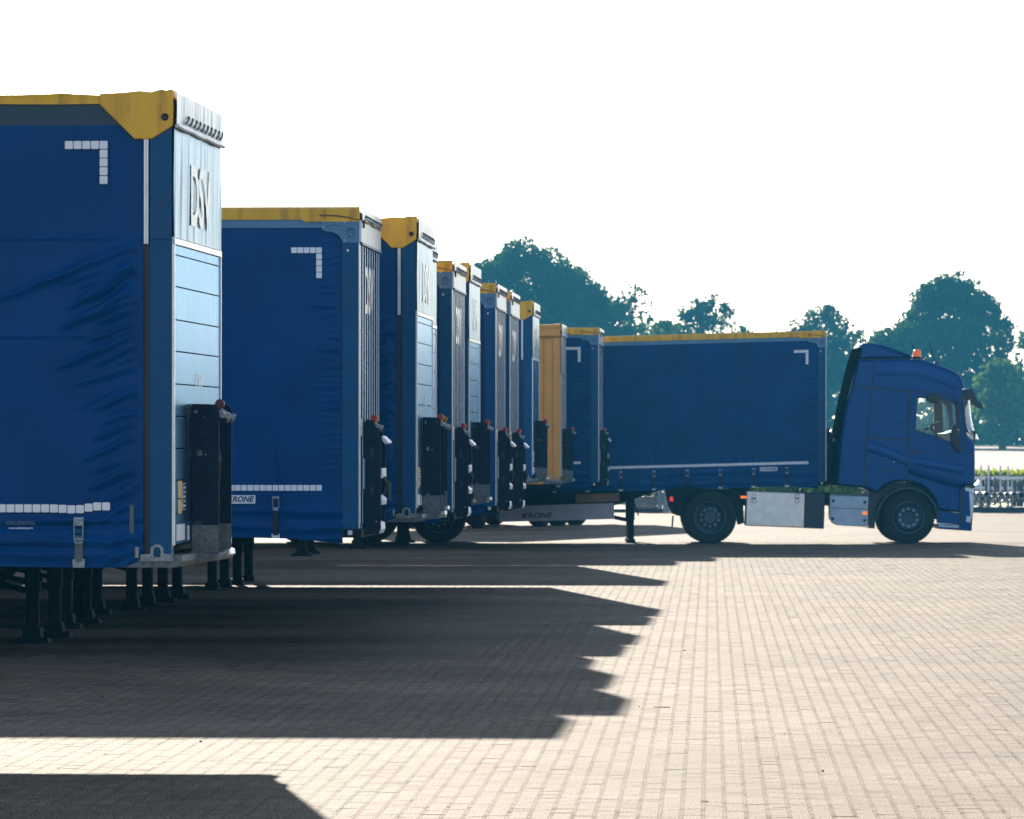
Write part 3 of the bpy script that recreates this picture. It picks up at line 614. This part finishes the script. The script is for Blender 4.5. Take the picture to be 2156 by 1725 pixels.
# ------------------------------------------------------------------ tractor unit
SD = 107.5; S = FPX/SD; X0 = (1412-CX)/S
def disp(x, y): return ((x-CX)/S - X0, CAM_H + (HOR-y)/S)
def T2(x, y): return disp((3250 + x/1.8156)/1.9, (1300 + y/1.8156)/1.9)
def T3(x, y): return disp((2600 + x/1.4412)/1.9, (1850 + y/1.4412)/1.9)
tr = empty('tractor_unit', (X0, SD, 0)); tag(tr, 'dark blue sleeper cab tractor unit facing right, orange beacon on its roof', 'truck')
def inset(pts, d):
    n = len(pts); out = []; A = sum(pts[i][0]*pts[(i+1) % n][1]-pts[(i+1) % n][0]*pts[i][1] for i in range(n)); sg = 1 if A > 0 else -1
    for i in range(n):
        p, q, r = Vector(pts[i-1]), Vector(pts[i]), Vector(pts[(i+1) % n]); a = (q-p).normalized(); b = (r-q).normalized()
        nrm = (Vector((-a.y, a.x)) + Vector((-b.y, b.x)))*sg
        nrm = nrm.normalized() if nrm.length > 1e-6 else Vector((0, 0)); out.append((q.x+nrm.x*d, q.y+nrm.y*d))
    return out
archp = [(905,1340),(893,1290),(870,1245),(835,1205),(785,1170),(720,1146),(650,1138),(590,1145),(540,1165),(505,1192),(482,1222)]
shell = [T2(*p) for p in [(372,1185),(178,1165),(186,1000),(196,880),(215,740),(240,600),(270,500),(300,400),(335,255),(455,250),(735,246),(800,252),(900,285),(1000,323),(1062,358),(1092,395),(1106,460),(1106,540),(1112,660),(1122,745),(1160,830),(1180,868),(1182,1000),(1178,1168),(1075,1160),(1072,1365)] + archp]
i_ws0 = 16; i_ws1 = 20     # windscreen edge runs from point 16 to 20
win = [T2(*p) for p in [(757,528),(800,522),(930,530),(1005,548),(1045,590),(1064,660),(1072,760),(1072,925),(1010,862),(900,815),(742,766)]]
winb = inset(win, -.03)
ins = inset(shell, .05)
for yv, far_ in ((.004, False), (2.496, True)):
    filled(ins, [winb], lambda u, v: (u, yv, v)).build('cab_side', CAB, tr, solid=.03)
rings = [(0.0, ins), (.02, inset(shell, .014)), (.055, shell), (2.445, shell), (2.48, inset(shell, .014)), (2.5, ins)]
n = len(shell); mb = MB(); mb.add([(p[0], y, p[1]) for y, r_ in rings for p in r_], [(k*n+i, k*n+(i+1) % n, (k+1)*n+(i+1) % n, (k+1)*n+i) for k in range(5) for i in range(n) if not (i_ws0 <= i < i_ws1)])
mb.build('cab_shell', CAB, tr, True)
ws = shell[i_ws0:i_ws1+1]; nv = 12
vsx = []; 
for p in ws:
    for k in range(nv+1):
        u = k/nv; e = 1-(2*u-1)**4; vsx.append((p[0] + .19*e*(.75+.25*(ws[0][1]-p[1])/(ws[0][1]-ws[-1][1])), .05+2.4*u, p[1]))
MB().add(vsx, [(r_*(nv+1)+k, r_*(nv+1)+k+1, (r_+1)*(nv+1)+k+1, (r_+1)*(nv+1)+k) for r_ in range(len(ws)-1) for k in range(nv)]).build('windscreen', GLASS, tr, 'all')
door = [T2(*p) for p in [(713,487),(800,490),(930,503),(1010,524),(1060,562),(1088,640),(1098,760),(1104,920),(1100,1150),(1075,1152),(900,1125),(815,1098),(730,1092),(700,1098),(690,1060),(696,830),(705,640)]]
for yv in (-.012, 2.512):
    dd = filled(door, [win], lambda u, v: (u, yv, v)).build('door', CAB, tr, solid=.012)
    gl = filled(inset(win, .002), [], lambda u, v: (u, yv, v)).build('side_window', GLASS, dd)
    if yv < 1:
        fr = filled(win, [inset(win, .022)], lambda u, v: (u, yv-.008, v)).build('window_seal', BLK, dd, solid=.006)
        MB().prism([T2(*p) for p in [(712,905),(790,915),(790,930),(712,922)]], yv-.02, yv-.006).build('door_handle', CABD, dd)
def seam(pts, wd=.02, y=-.024):
    m = MB()
    for a, b in zip(pts[:-1], pts[1:]):
        a = Vector(T2(*a)); b = Vector(T2(*b)); t = (b-a).normalized(); nn = Vector((-t.y, t.x))*wd/2; a = a - t*.004; b = b + t*.004
        m.prism([tuple(a+nn), tuple(b+nn), tuple(b-nn), tuple(a-nn)], y-.004, y+.004)
    return m
seam([(455,255),(430,455),(398,760),(384,950),(372,1180)]).build('panel_gap', BLK, tr)
seam([(290,448),(430,456),(580,470),(715,484),(800,486),(930,498),(1015,518),(1066,556),(1095,640),(1108,920)]).build('panel_gap', BLK, tr)
seam([(400,825),(692,834)]).build('panel_gap', BLK, tr); seam([(380,1046),(560,1052),(690,1062)], .008).build('panel_gap', BLK, tr)
seam([(712,490),(703,700),(692,1020),(688,1100),(712,1142)]).build('panel_gap', BLK, tr)
seam([(455,645),(490,580),(545,512),(570,506),(690,512),(697,530),(694,722),(560,705),(470,672),(455,645)], .006).build('panel_gap', BLK, tr)
seam([(690,1020),(850,1068),(1000,1112),(1108,1140)], .012, -.024).build('panel_gap', CABD, tr)
seam([(340,250),(735,243)], .014).build('panel_gap', BLK, tr)
def crease(top, drop, back, out):
    m = MB(); n = len(top); vs = []
    for dz, y in ((0, -.019), (drop, -.02-out), (drop+back, -.019)): vs += [(T2(*p)[0], y, T2(p[0], p[1]+dz)[1]) for p in top]
    m.add(vs, [(k*n+i, k*n+i+1, (k+1)*n+i+1, (k+1)*n+i) for k in range(2) for i in range(n-1)]); return m.build('body_crease', CAB, tr, True)
crease([(694,1024),(770,1048),(850,1070),(930,1094),(1000,1114),(1092,1136)], 26, 34, .03)
crease([(398,838),(470,858),(560,892),(640,930),(690,948)], 22, 60, .022)
crease([(704,948),(780,962),(880,980),(980,1000),(1094,1022)], 18, 50, .018)
crease([(470,262),(600,262),(735,262),(850,290),(960,330),(1040,370)], 16, 90, .012)
# roof deflector, rear fairing edge
de = [T2(*p) for p in [(338,248),(356,150),(372,130),(450,136),(540,155),(640,190),(710,215),(733,232),(733,242),(460,244)]]
dr = [(.12, inset(de, .04)), (.16, de), (2.34, de), (2.38, inset(de, .04))]; n = len(de); mb = MB()
mb.add([(p[0], y, p[1]) for y, r_ in dr for p in r_], [tuple(range(n)), tuple(range(4*n-1, 3*n-1, -1))] + [(k*n+i, k*n+(i+1) % n, (k+1)*n+(i+1) % n, (k+1)*n+i) for k in range(3) for i in range(n)])
mb.build('roof_deflector', CAB, tr, True)
MB().prism([T2(*p) for p in [(145,1165),(178,1165),(190,900),(236,600),(300,360),(352,165),(340,162),(306,270),(240,540),(192,800),(168,960)]], .04, 2.46).build('rear_fairing_edge', MATTE, tr)
MB().tube([(T2(345,170)[0], .09, T2(345,170)[1]), (T2(300,350)[0], .09, T2(300,350)[1]), (T2(240,640)[0], .09, T2(240,640)[1])], .012, 6).build('fairing_highlight', WBRK, tr, True)  # white tube paints in the highlight along the black fairing edge
# visor, mirrors
vp = [T2(*p) for p in [(1098,475),(1120,462),(1155,463),(1183,495),(1196,545),(1165,540),(1108,525)]]
MB().prism(vp, .08, 2.42).build('sun_visor', CABD, tr, bevel=.015)
MB().prism([T2(*p) for p in [(1155,545),(1190,545),(1225,562),(1243,592),(1240,615),(1205,600),(1165,575)]], .1, .35).build('kerb_mirror', CABD, tr, bevel=.012)
mr = MB().prism([T2(*p) for p in [(1000,800),(1010,735),(1030,720),(1052,760),(1066,850),(1072,930),(1035,905),(1005,860)]], -.2, -.06).build('door_mirror', BLK, tr, bevel=.02)
MB().prism([T2(*p) for p in [(1040,545),(1062,545),(1068,760),(1040,760)]], -.16, -.1).build('mirror_arm', BLK, tr, bevel=.01)
MB().prism([T2(*p) for p in [(822,520),(850,505),(905,505),(930,520),(925,555),(895,575),(855,568),(828,548)]], -.22, -.04).build('ramp_mirror', BLK, tr, bevel=.02)
MB().prism([T2(*p) for p in [(1174,770),(1190,765),(1195,790),(1184,860),(1178,860)]], .2, .3).build('wiper', BLK, tr)
# bumper, lamps, step
bp = [T2(*p) for p in [(1076,1172),(1115,1178),(1165,1190),(1176,1215),(1172,1330),(1162,1430),(1158,1498),(910,1482),(910,1446),(1068,1452)]]
MB().prism(bp, .03, 2.47).build('bumper', CAB, tr, bevel=.02)
MB().prism([T2(*p) for p in [(1108,1178),(1160,1188),(1176,1206),(1174,1235),(1140,1212),(1110,1205)]], .02, .5).build('headlamp', LAMPW, tr, bevel=.006)
MB().prism([T2(*p) for p in [(1140,1215),(1172,1240),(1166,1400),(1150,1400)]], .025, .3).build('lamp_strip', LAMPW, tr)
MB().prism([T2(*p) for p in [(1120,1388),(1154,1394),(1150,1436),(1116,1432)]], .015, .25).build('fog_lamp', LAMPW, tr, bevel=.006)
MB().prism([T2(*p) for p in [(905,1345),(1068,1368),(1066,1450),(910,1440)]], .03, .3).build('step_panel', CAB, tr)
MB().prism([T2(*p) for p in [(912,1450),(1066,1456),(1064,1476),(912,1468)]], -.01, .2).build('step_edge', SILV, tr)
MB().prism([T2(*p) for p in [(1072,1160),(1084,1160),(1080,1440),(1066,1440)]], .01, .1).build('panel_gap', BLK, tr)
MB().prism([T2(*p) for p in [(1112,1158),(1182,1168),(1178,1190),(1112,1178)]], .04, 2.46).build('grille', BLK, tr)
# arch lining and front mud guard
c0 = T2(690, 1415); al = []
for a in range(0, 181, 12): al.append((c0[0]+.60*math.cos(R(a)), c0[1]+.62*math.sin(R(a))))
al2 = [(c0[0]+.56*math.cos(R(a)), c0[1]+.58*math.sin(R(a))) for a in range(180, -1, -12)]
MB().prism(al+al2, .04, 2.46).build('wheel_arch', BLK, tr)
MB().prism(al+al2, -.014, .03).build('arch_lip', CABD, tr)
MB().box(T2(490,0)[0]+.0, T2(1070,0)[0], .5, 2.0, T2(0,1360)[1], T2(0,1150)[1]).build('engine_tunnel', BLK, tr)
MB().prism([T2(*p) for p in [(415,1215),(500,1215),(462,1330),(455,1480),(412,1478)]], .1, 2.4).build('mud_guard', BLK, tr)
# interior
MB().prism([T2(*p) for p in [(960,790),(1090,760),(1160,840),(1100,940),(1000,900)]], .1, 2.4).build('dashboard', BEI, tr)
st = MB().prism([T2(*p) for p in [(640,1000),(870,980),(870,930),(660,900)]], 1.6, 2.2).prism([T2(*p) for p in [(600,950),(650,940),(640,600),(580,620)]], 1.6, 2.2).build('seat', SEATM, tr, bevel=.03)
sw = MB(); c = Vector((T2(905,0)[0], 1.85, T2(0,740)[1]))
ax = Vector((-.5, 0, .866)); e1 = Vector((0, 1, 0)); e2 = ax.cross(e1)
sw.tube([c + (e1*math.cos(2*math.pi*i/24)+e2*math.sin(2*math.pi*i/24))*.22 for i in range(25)], .017, 6).tube([c-e1*.22, c+e1*.22], .014, 5).tube([c, c+Vector((.25,0,-.3))], .03, 6).build('steering_wheel', SEATM, tr, True)
MB().prism([T2(*p) for p in [(945,560),(1010,560),(1015,780),(950,780)]], 2.3, 2.42).build('window_curtain', SEATM, tr)
MB().box(T2(200,0)[0], T2(690,0)[0], .1, 2.4, T2(0,1000)[1], T2(0,900)[1]).build('bunk', SEATM, tr)
# beacon, aerials
bx, bz = T2(772, 245)
be = MB().lathe([(.001,.18),(.05,.17),(.075,.14),(.08,.04)], (bx, .45, bz), 'z', 20).build('beacon', BEAC, tr, True)
MB().lathe([(.08,.045),(.085,.0),(.07,-.04)], (bx, .45, bz), 'z', 20).build('beacon_base', BLK, be, True)
for a, b in (((912,275),(862,120)), ((760,180),(730,115))):
    A = T2(*a); B = T2(*b); MB().tube([(A[0], .6, A[1]), (B[0], .6, B[1])], .009, 5).build('aerial', BLK, tr)
MB().prism([T2(*p) for p in [(895,282),(905,262),(925,270),(932,292)]], .55, .65).build('aerial_base', BLK, tr)
MB().prism([T2(*p) for p in [(824,256),(830,238),(842,243),(846,260)]], .5, .56).build('aerial_base', BLK, tr)
ang = R(-8)
text('460', .17, lambda u, v: (T2(625,980)[0]+u*math.cos(ang)-v*math.sin(ang), -.012, T2(625,980)[1]+u*math.sin(ang)+v*math.cos(ang)), 'lettering', LETW, tr, shear=.25, sx=1.15, bold=.003)
MB().prism([T2(*p) for p in [(525,955),(575,968),(572,976),(560,968),(545,970),(525,962)]], -.012, -.004).build('script_mark', LETW, tr)
# frame, tanks, wheels
MB().prism([T3(*p) for p in [(108,160),(160,150),(600,175),(1290,185),(1290,250),(170,250),(120,235)]], .72, .84).prism([T3(*p) for p in [(108,160),(160,150),(600,175),(1290,185),(1290,250),(170,250),(120,235)]], 1.66, 1.78).box(T3(120,0)[0], T3(120,0)[0]+.1, .72, 1.78, .75, .98).box(T3(600,0)[0], T3(600,0)[0]+.1, .72, 1.78, .75, .95).build('frame_rail', CHAS, tr)
MB().prism([T3(*p) for p in [(106,155),(215,142),(300,146),(380,160),(500,162),(520,200),(470,190),(420,165),(260,170),(200,230),(190,312),(150,306),(118,250)]], .08, .6).build('rear_fender', CHAS, tr, bevel=.01)
MB().prism([T3(*p) for p in [(106,155),(215,142),(300,146),(380,160),(500,162),(520,200),(470,190),(420,165),(260,170),(200,230),(190,312),(150,306),(118,250)]], 1.9, 2.42).build('rear_fender', CHAS, tr)
MB().prism([T3(*p) for p in [(440,180),(500,190),(540,250),(545,350),(510,360),(500,300),(470,230)]], .1, .6).build('rear_fender', CHAS, tr)
MB().prism([T3(*p) for p in [(133,310),(139,310),(133,375),(128,375)]], .1, .6).build('mud_flap', RUB, tr)
MB().prism([T3(*p) for p in [(395,124),(430,110),(600,112),(612,150),(450,150),(440,130)]], .8, 1.7).build('fifth_wheel', CHAS, tr, bevel=.01)
MB().prism([T3(*p) for p in [(480,150),(580,150),(600,190),(460,190)]], .85, 1.65).build('fifth_wheel_mount', CHAS, tr)
ft = MB().prism([T3(*p) for p in [(557,166),(895,178),(889,379),(551,366)]], .06, .66).build('fuel_tank', ALU, tr, bevel=.02)
for q in (600, 848):
    lp = [T3(*p) for p in [(q-12,182),(q+12,183),(q+12,235),(q-12,234)]]
    filled(lp, [inset(lp, .012)], lambda u, v: (u, .052, v)).build('tank_latch', BLK, ft, solid=.012)
    MB().cyl((T3(q,0)[0], .04, T3(0,208)[1]), (T3(q,0)[0], .06, T3(0,208)[1]), .02).build('latch_button', BLK, ft)
MB().prism([T3(*p) for p in [(898,178),(1012,182),(1004,384),(890,380)]], .06, .7).build('air_tank_box', CABD, tr, bevel=.01)
bb = MB().prism([T3(*p) for p in [(1036,190),(1262,196),(1258,350),(1244,372),(1085,364),(1058,352),(1040,325)]], .05, .7).build('battery_box', SILV, tr, bevel=.015)
MB().prism([T3(*p) for p in [(1050,262),(1255,268),(1255,271),(1050,265)]], .042, .056).build('panel_gap', BLK, bb)
for q, v in ((1058,222),(1240,230),(1054,325),(1238,335)): MB().prism([T3(*p) for p in [(q-8,v-8),(q+8,v-8),(q+8,v+8),(q-8,v+8)]], .04, .06).build('box_latch', BLK, bb)
MB().prism([T3(*p) for p in [(524,193),(556,194),(556,209),(524,208)]], .05, .1).build('side_marker', AMB, tr)
MB().prism([T3(*p) for p in [(1226,284),(1254,285),(1254,302),(1226,301)]], .03, .06).build('side_marker', AMB, bb)
MB().prism([T3(*p) for p in [(115,198),(134,200),(134,226),(116,224)]], .07, .3).build('tail_lamp', REDL, tr)
MB().box(T3(1040,0)[0], T3(1280,0)[0], .1, .7, T3(0,192)[1], T3(0,182)[1]).build('step_plate', DULL, tr)
wr = wheel(tr, T3(347,0)[0], .03, .497, .3, RIM, 1, deep=.14); wheel(tr, T3(347,0)[0], .36, .497, .3, RIM, 1); wheel(tr, T3(347,0)[0], 2.47, .497, .3, RIM, -1); wheel(tr, T3(347,0)[0], 2.14, .497, .3, RIM, -1)
wheel(tr, T2(698,0)[0], .05, .497, .33, RIMB, 1, deep=-.05); wheel(tr, T2(698,0)[0], 2.45, .497, .33, RIMB, -1, deep=-.05)
MB().cyl((T3(347,0)[0], .2, .5), (T3(347,0)[0], 2.3, .5), .11).build('axle', CHAS, tr); MB().cyl((T2(698,0)[0], .2, .5), (T2(698,0)[0], 2.3, .5), .09).build('axle', CHAS, tr)

# ------------------------------------------------------------------ yard edge: panels, poles, pipes, rails
ED = 155.5; SE = FPX/ED
def E(x, y): return ((x-CX)/SE, CAM_H + (HOR-y)/SE)
def E2(x, y): return E((3850+x/4.927)/1.9, (1750+y/4.927)/1.9)
def E3(x, y): return E((2500+x/4.312)/1.9, (1880+y/4.312)/1.9)
tag(MB().box(12.5, 24, ED-.1, ED+2.2, -.012, .13).build('concrete_plinth', mat('dark_concrete', (.05,.055,.06), .8), None), 'dark low concrete plinth along the yard edge right of the truck', 'plinth')
tag(MB().box(E3(130,0)[0]-4, E3(660,0)[0], ED-.1, ED+2.0, -.012, .09).build('concrete_plinth', MATS['dark_concrete'], None), 'dark low concrete plinth seen under the raised trailer', 'plinth')
names = ['left of the thin poles', 'second from the truck', 'narrow one by the second pole', 'right of the second pole', 'tall one at the picture edge', 'tall one cut by the picture edge']
for (x0, x1, y0, y1), nm in zip([(482,605,790,1150),(655,705,800,1150),(720,755,815,1150),(845,920,835,1150),(1025,1105,855,1370),(1118,1240,860,1370)], names):
    a = E2(x0, y1); b = E2(x1, y0)
    tag(MB().box(a[0], b[0], ED+.6, ED+.75, max(.13, a[1]), b[1]).box(a[0]+.02, a[0]+.08, ED+.55, ED+.6, max(.13, a[1]), b[1]).build('upright_panel', GREYW, None, bevel=.01), 'dark grey upright panel at the yard edge, ' + nm, 'panel', 'upright panels at the yard edge')
for (x, y0), nm in zip([(392,555),(540,545),(772,560),(925,570),(1000,850)], ['nearest the truck', 'faint one second from the truck', 'bright one between panels', 'fourth from the truck', 'short one beside the tall panel']):
    a = E2(x, 1150); b = E2(x, y0)
    tag(MB().cyl((a[0], ED+.4, .13), (a[0], ED+.4, b[1]), .026, .022, 10).cyl((a[0], ED+.4, .13), (a[0], ED+.4, .17), .06, .06, 10).build('pole', WBRK, None, True), 'thin pale pole at the yard edge, ' + nm, 'pole', 'poles at the yard edge')
for (yt, nm) in ((810, 'upper'), (1012, 'lower')):
    z = E2(0, yt)[1]; m = MB().tube([(12.3, ED+1.4, z), (26, ED+1.4, z)], .045, 8)
    for k in range(4): m.tube([(12.9+k*2.2, ED+1.45, .0), (12.9+k*2.2, ED+1.45, z)], .03, 6)
    tag(m.build('guard_rail', WBRK, None, True), 'white tubular guard rail behind the panels, the %s of two' % nm, 'rail')
tag(MB().prism([E2(*p) for p in [(240,1160),(240,950),(300,940),(370,960),(470,840),(470,1160)]], ED+1.6, ED+2.6).build('blue_tank', mat('faded_blue_paint', (.05,.2,.4), .5), None, bevel=.05), 'faded blue tank showing behind the poles beside the cab', 'tank')
pr = random.Random(5)
pm = MB().lathe([(.12,0),(.14,0),(.14,1.0),(.12,1.0),(.12,0)], (0,0,0), 'y', 14).mesh('concrete_pipe'); pm.materials.append(PIPE)
def pipe(x, z, y, s, lab, rz=0):
    o = bpy.data.objects.new('concrete_pipe', pm); col.objects.link(o); o.location = (x, y, z); o.scale = (s, 1, s); o.rotation_euler = (0, 0, rz); tag(o, lab, 'pipe', 'pipes stored at the yard edge')
for row, (zc, x0, x1) in enumerate([(.15+.12, 12.6, 13.35), (.36, 12.65, 13.9), (.46, 12.6, 13.95)]):
    x = x0
    while x < x1:
        pipe(x, zc+pr.uniform(-.01,.01), ED+.0+pr.uniform(-.1,.1), pr.uniform(.6,.8), 'short pale pipe in the heap at the yard edge right of the truck'); x += .19
for row, zc in enumerate((.55, .74)):
    for k in range(6): pipe(E3(130,0)[0]+k*.24+row*.1, zc-.08+pr.uniform(-.01,.01), ED+.3, .85, 'short pale pipe stacked on the timber seen under the raised trailer')
for k in range(4):
    tag(MB().box(E3(110,0)[0], E3(560,0)[0], ED+.05+.02*k, ED+1.3, .095+k*.085, .165+k*.085).build('timber_plank', TIM, None, bevel=.005), 'weathered grey timber plank under the pipes, %s in the stack' % ['lowest', 'second from bottom', 'third from bottom', 'topmost'][k], 'plank', 'planks stacked at the yard edge')
for k, (x0, x1, y0) in enumerate([(562,650,290),(655,775,285),(775,950,270)]):
    tag(MB().box(E3(x0,0)[0], E3(x1,0)[0]-.01, ED-.05-.08*k, ED+.1, .0, E3(0,y0)[1]).build('upright_panel', mat('pale_grey_panel', (.3,.31,.34), .7, var=.2), None, bevel=.008), 'pale grey upright panel seen behind the tractor frame, %s of three' % ['leftmost', 'middle', 'rightmost'][k], 'panel', 'pale panels behind the tractor frame')
tag(MB().prism([E2(*p) for p in [(1020,1500),(1025,1430),(1100,1425),(1140,1470),(1140,1520),(1080,1525)]], ED-3.6, ED-3.2).build('concrete_block', WBRK, None, bevel=.03), 'small white block lying on the paving at the right edge', 'block')

# ------------------------------------------------------------------ trees
def leaf_mesh(name, pts, size, m, parent=None):
    n = len(pts); a = rng.normal(size=(n, 3)); a /= np.linalg.norm(a, axis=1)[:,None]; b = rng.normal(size=(n, 3)); b -= (a*b).sum(1)[:,None]*a; b /= np.linalg.norm(b, axis=1)[:,None]
    s = size*rng.uniform(.55, 1.3, n)[:,None]; w_ = s*.62
    V = np.stack([pts - a*s, pts - b*w_*.8 + a*s*.1, pts + a*s, pts + b*w_], 1).reshape(-1, 3)
    me = bpy.data.meshes.new(name); me.vertices.add(4*n); me.vertices.foreach_set('co', V.astype(np.float32).ravel())
    me.loops.add(4*n); me.loops.foreach_set('vertex_index', np.arange(4*n, dtype=np.int32)); me.polygons.add(n)
    me.polygons.foreach_set('loop_start', np.arange(0, 4*n, 4, dtype=np.int32)); me.polygons.foreach_set('loop_total', np.full(n, 4, np.int32)); me.update()
    return link(name, me, m, parent)
def crown_pts(lobes, dens):
    out = []
    for c, r in lobes:
        n = int(dens*2.5*r[0]*r[2]); nc = max(6, int(9 + 5*r[0])); v = rng.normal(size=(nc, 3)); v /= np.linalg.norm(v, axis=1)[:,None]
        cc = v*rng.uniform(.55, 1.05, nc)[:,None]; k = rng.integers(0, nc, n)
        out.append(np.array(c) + (cc[k] + rng.normal(size=(n, 3))*rng.uniform(.1, .24, nc)[k][:,None])*np.array(r))
    return np.concatenate(out)
def tree(label, cx, d, top, halfw, zbase, leaf=LEAF, dens=260, nl=34, size=.105, low=.2, shape=.75, seed=1, group='trees beyond the field'):
    d = d*1.6; k = 1.6; s = FPX/d; size = size*k; dens = dens/k**2; X = (cx-CX)/s; Z = CAM_H + (HOR-top)/s; W = halfw/s; g = 1.3+(d-470)*.006
    t = empty('broadleaf_tree', (X, d, g)); tag(t, label, 'tree', group); Hh = Z - g
    r = random.Random(seed); lobes = []
    for i in range(int(nl*2.1)):
        f = r.random()**.8; z = Hh*(low + (1-low)*f); rad = W*math.sqrt(max(0, 1-((f-.4)/.66)**2))
        a = r.uniform(0, 6.28); q = math.sqrt(r.random())*rad*.95; lr = W*r.choice((.14, .18, .24, .3, .36))
        zt = min(z, Hh*(1-.42*(q/W)**2)*r.uniform(.93, 1.0) - lr*.72)
        lobes.append(((q*math.cos(a), q*math.sin(a), zt), (lr, lr, lr*.72)))
    lobes.append(((0, 0, Hh-W*.2), (W*.26, W*.26, W*.2))); lobes.append(((W*.2, 0, Hh-W*.3), (W*.25, W*.25, W*.2))); lobes.append(((-W*.25, 0, Hh-W*.34), (W*.25, W*.25, W*.2)))
    leaf_mesh('crown', crown_pts(lobes, dens), size, leaf, t)
    tk = MB(); pts = [(0,0,-.3),(.1,.05,Hh*.25),(-.1,0,Hh*.5),(.05,0,Hh*.78)]; rs = [W*.09+.1, W*.07+.08, W*.05+.04, .05]
    for a, b, ra, rb in zip(pts[:-1], pts[1:], rs[:-1], rs[1:]): tk.cyl(a, b, ra, rb, 10)
    for c, rr in lobes[::3]:
        b0 = Vector((0, 0, min(c[2]*.6, Hh*.55))); tk.cyl(b0, Vector(c), .1, .03, 6)
    tk.build('trunk', BARK, t, True); return t
tree('tall spreading tree, largest, rising behind the row of trailers', 1112, 300, 495, 192, 1.4, seed=2, nl=46, dens=300)
tree('thin open crowned tree with sky showing through, right of the largest', 1330, 295, 596, 82, 1.4, seed=5, nl=26, dens=170)
tree('dense rounded tree above the middle of the raised trailer', 1492, 305, 613, 95, 1.4, seed=8, nl=34)
tree('low rounded tree above the front end of the raised trailer', 1732, 315, 636, 100, 1.4, seed=11, nl=34)
tree('tall dense tree behind the cab, highest at right', 2000, 300, 567, 135, 1.4, seed=14, nl=48, dens=330)
tree('smaller tree left of the tall one behind the cab', 1862, 300, 690, 60, 1.4, seed=17, nl=26, dens=300)
tree('tree cut by the right edge of the picture', 2190, 310, 640, 70, 1.4, seed=20, nl=28, dens=300)
tree('pale green bush like tree right of the cab', 2110, 280, 752, 68, 1.4, leaf=LEAFL, seed=23, nl=30, dens=330, low=.1)
tree('yellow green low tree behind the trailer roof in the middle', 1400, 285, 668, 60, 1.4, leaf=LEAFL, seed=26, nl=22, dens=280, low=.12)
tree('low tree between the row and the raised trailer', 1225, 292, 640, 80, 1.4, seed=29, nl=26, dens=280, low=.12)
# the wood behind, one mass of foliage, on past the frame on both sides
wl = []; rw = random.Random(9)
for i in range(760):
    X = rw.uniform(-100, 160); d = rw.uniform(505, 545); z = 1.6 + rw.random()**1.1*(9.4 + 2.2*math.sin(X*.22) + 1.8*math.sin(X*.09+1)); lr = rw.uniform(1.5, 3.2)
    if X > 58: z = 1.6 + (z-1.6)*.3; lr *= .6
    wl.append(((X, d, z), (lr, lr, lr*.8)))
wo = leaf_mesh('woodland', crown_pts(wl, 26), .34, LEAF); tag(wo, 'hazy dark green wood forming one mass behind the trees', 'woodland', kind='stuff')
# clipped hedge along the field
hp = np.stack([rng.uniform(-22, 30, 60000), rng.normal(170, .5, 60000), .1+rng.uniform(0, 1, 60000)**.8*.95], 1)
hd = leaf_mesh('hedge', hp, .11, HEDGE); tag(hd, 'low bright green hedge running between the yard and the field', 'hedge', kind='stuff')

# grit and twigs on the paving
gp = MB(); rg = random.Random(12)
for i in range(26):
    d = 27.6 + rg.random()**1.6*45; X = rg.uniform(-.088, .088)*d; r = rg.uniform(.004, .010)
    if rg.random() < .3: gp.cyl((X, d, .005), (X+rg.uniform(-.12,.12), d+rg.uniform(-.05,.05), .006), .004, .003, 4)
    else: gp.lathe([(.001, r*1.2), (r*.8, r), (r, .3*r), (r*.7, 0)], (X, d, .001), 'z', 6)
tag(gp.build('grit', mat('dark_grit', (.03,.025,.02), .9), None), 'small dark stones and twigs scattered on the paving', kind='stuff')

# ------------------------------------------------------------------ haze
hz_ = MB().box(-205, 205, -45, 625, -1.1, 26).build('haze', None, None); tag(hz_, 'pale morning haze hanging over the yard', kind='stuff')
hm = bpy.data.materials.new('morning_haze'); hm.use_nodes = True; n = hm.node_tree.nodes
n.remove(n['Principled BSDF']); pv = n.new('ShaderNodeVolumePrincipled'); pv.inputs['Color'].default_value = (.1, .62, 1, 1); pv.inputs['Density'].default_value = .00035; pv.inputs['Anisotropy'].default_value = 0
hm.node_tree.links.new(pv.outputs[0], n['Material Output'].inputs['Volume']); hz_.data.materials.append(hm)
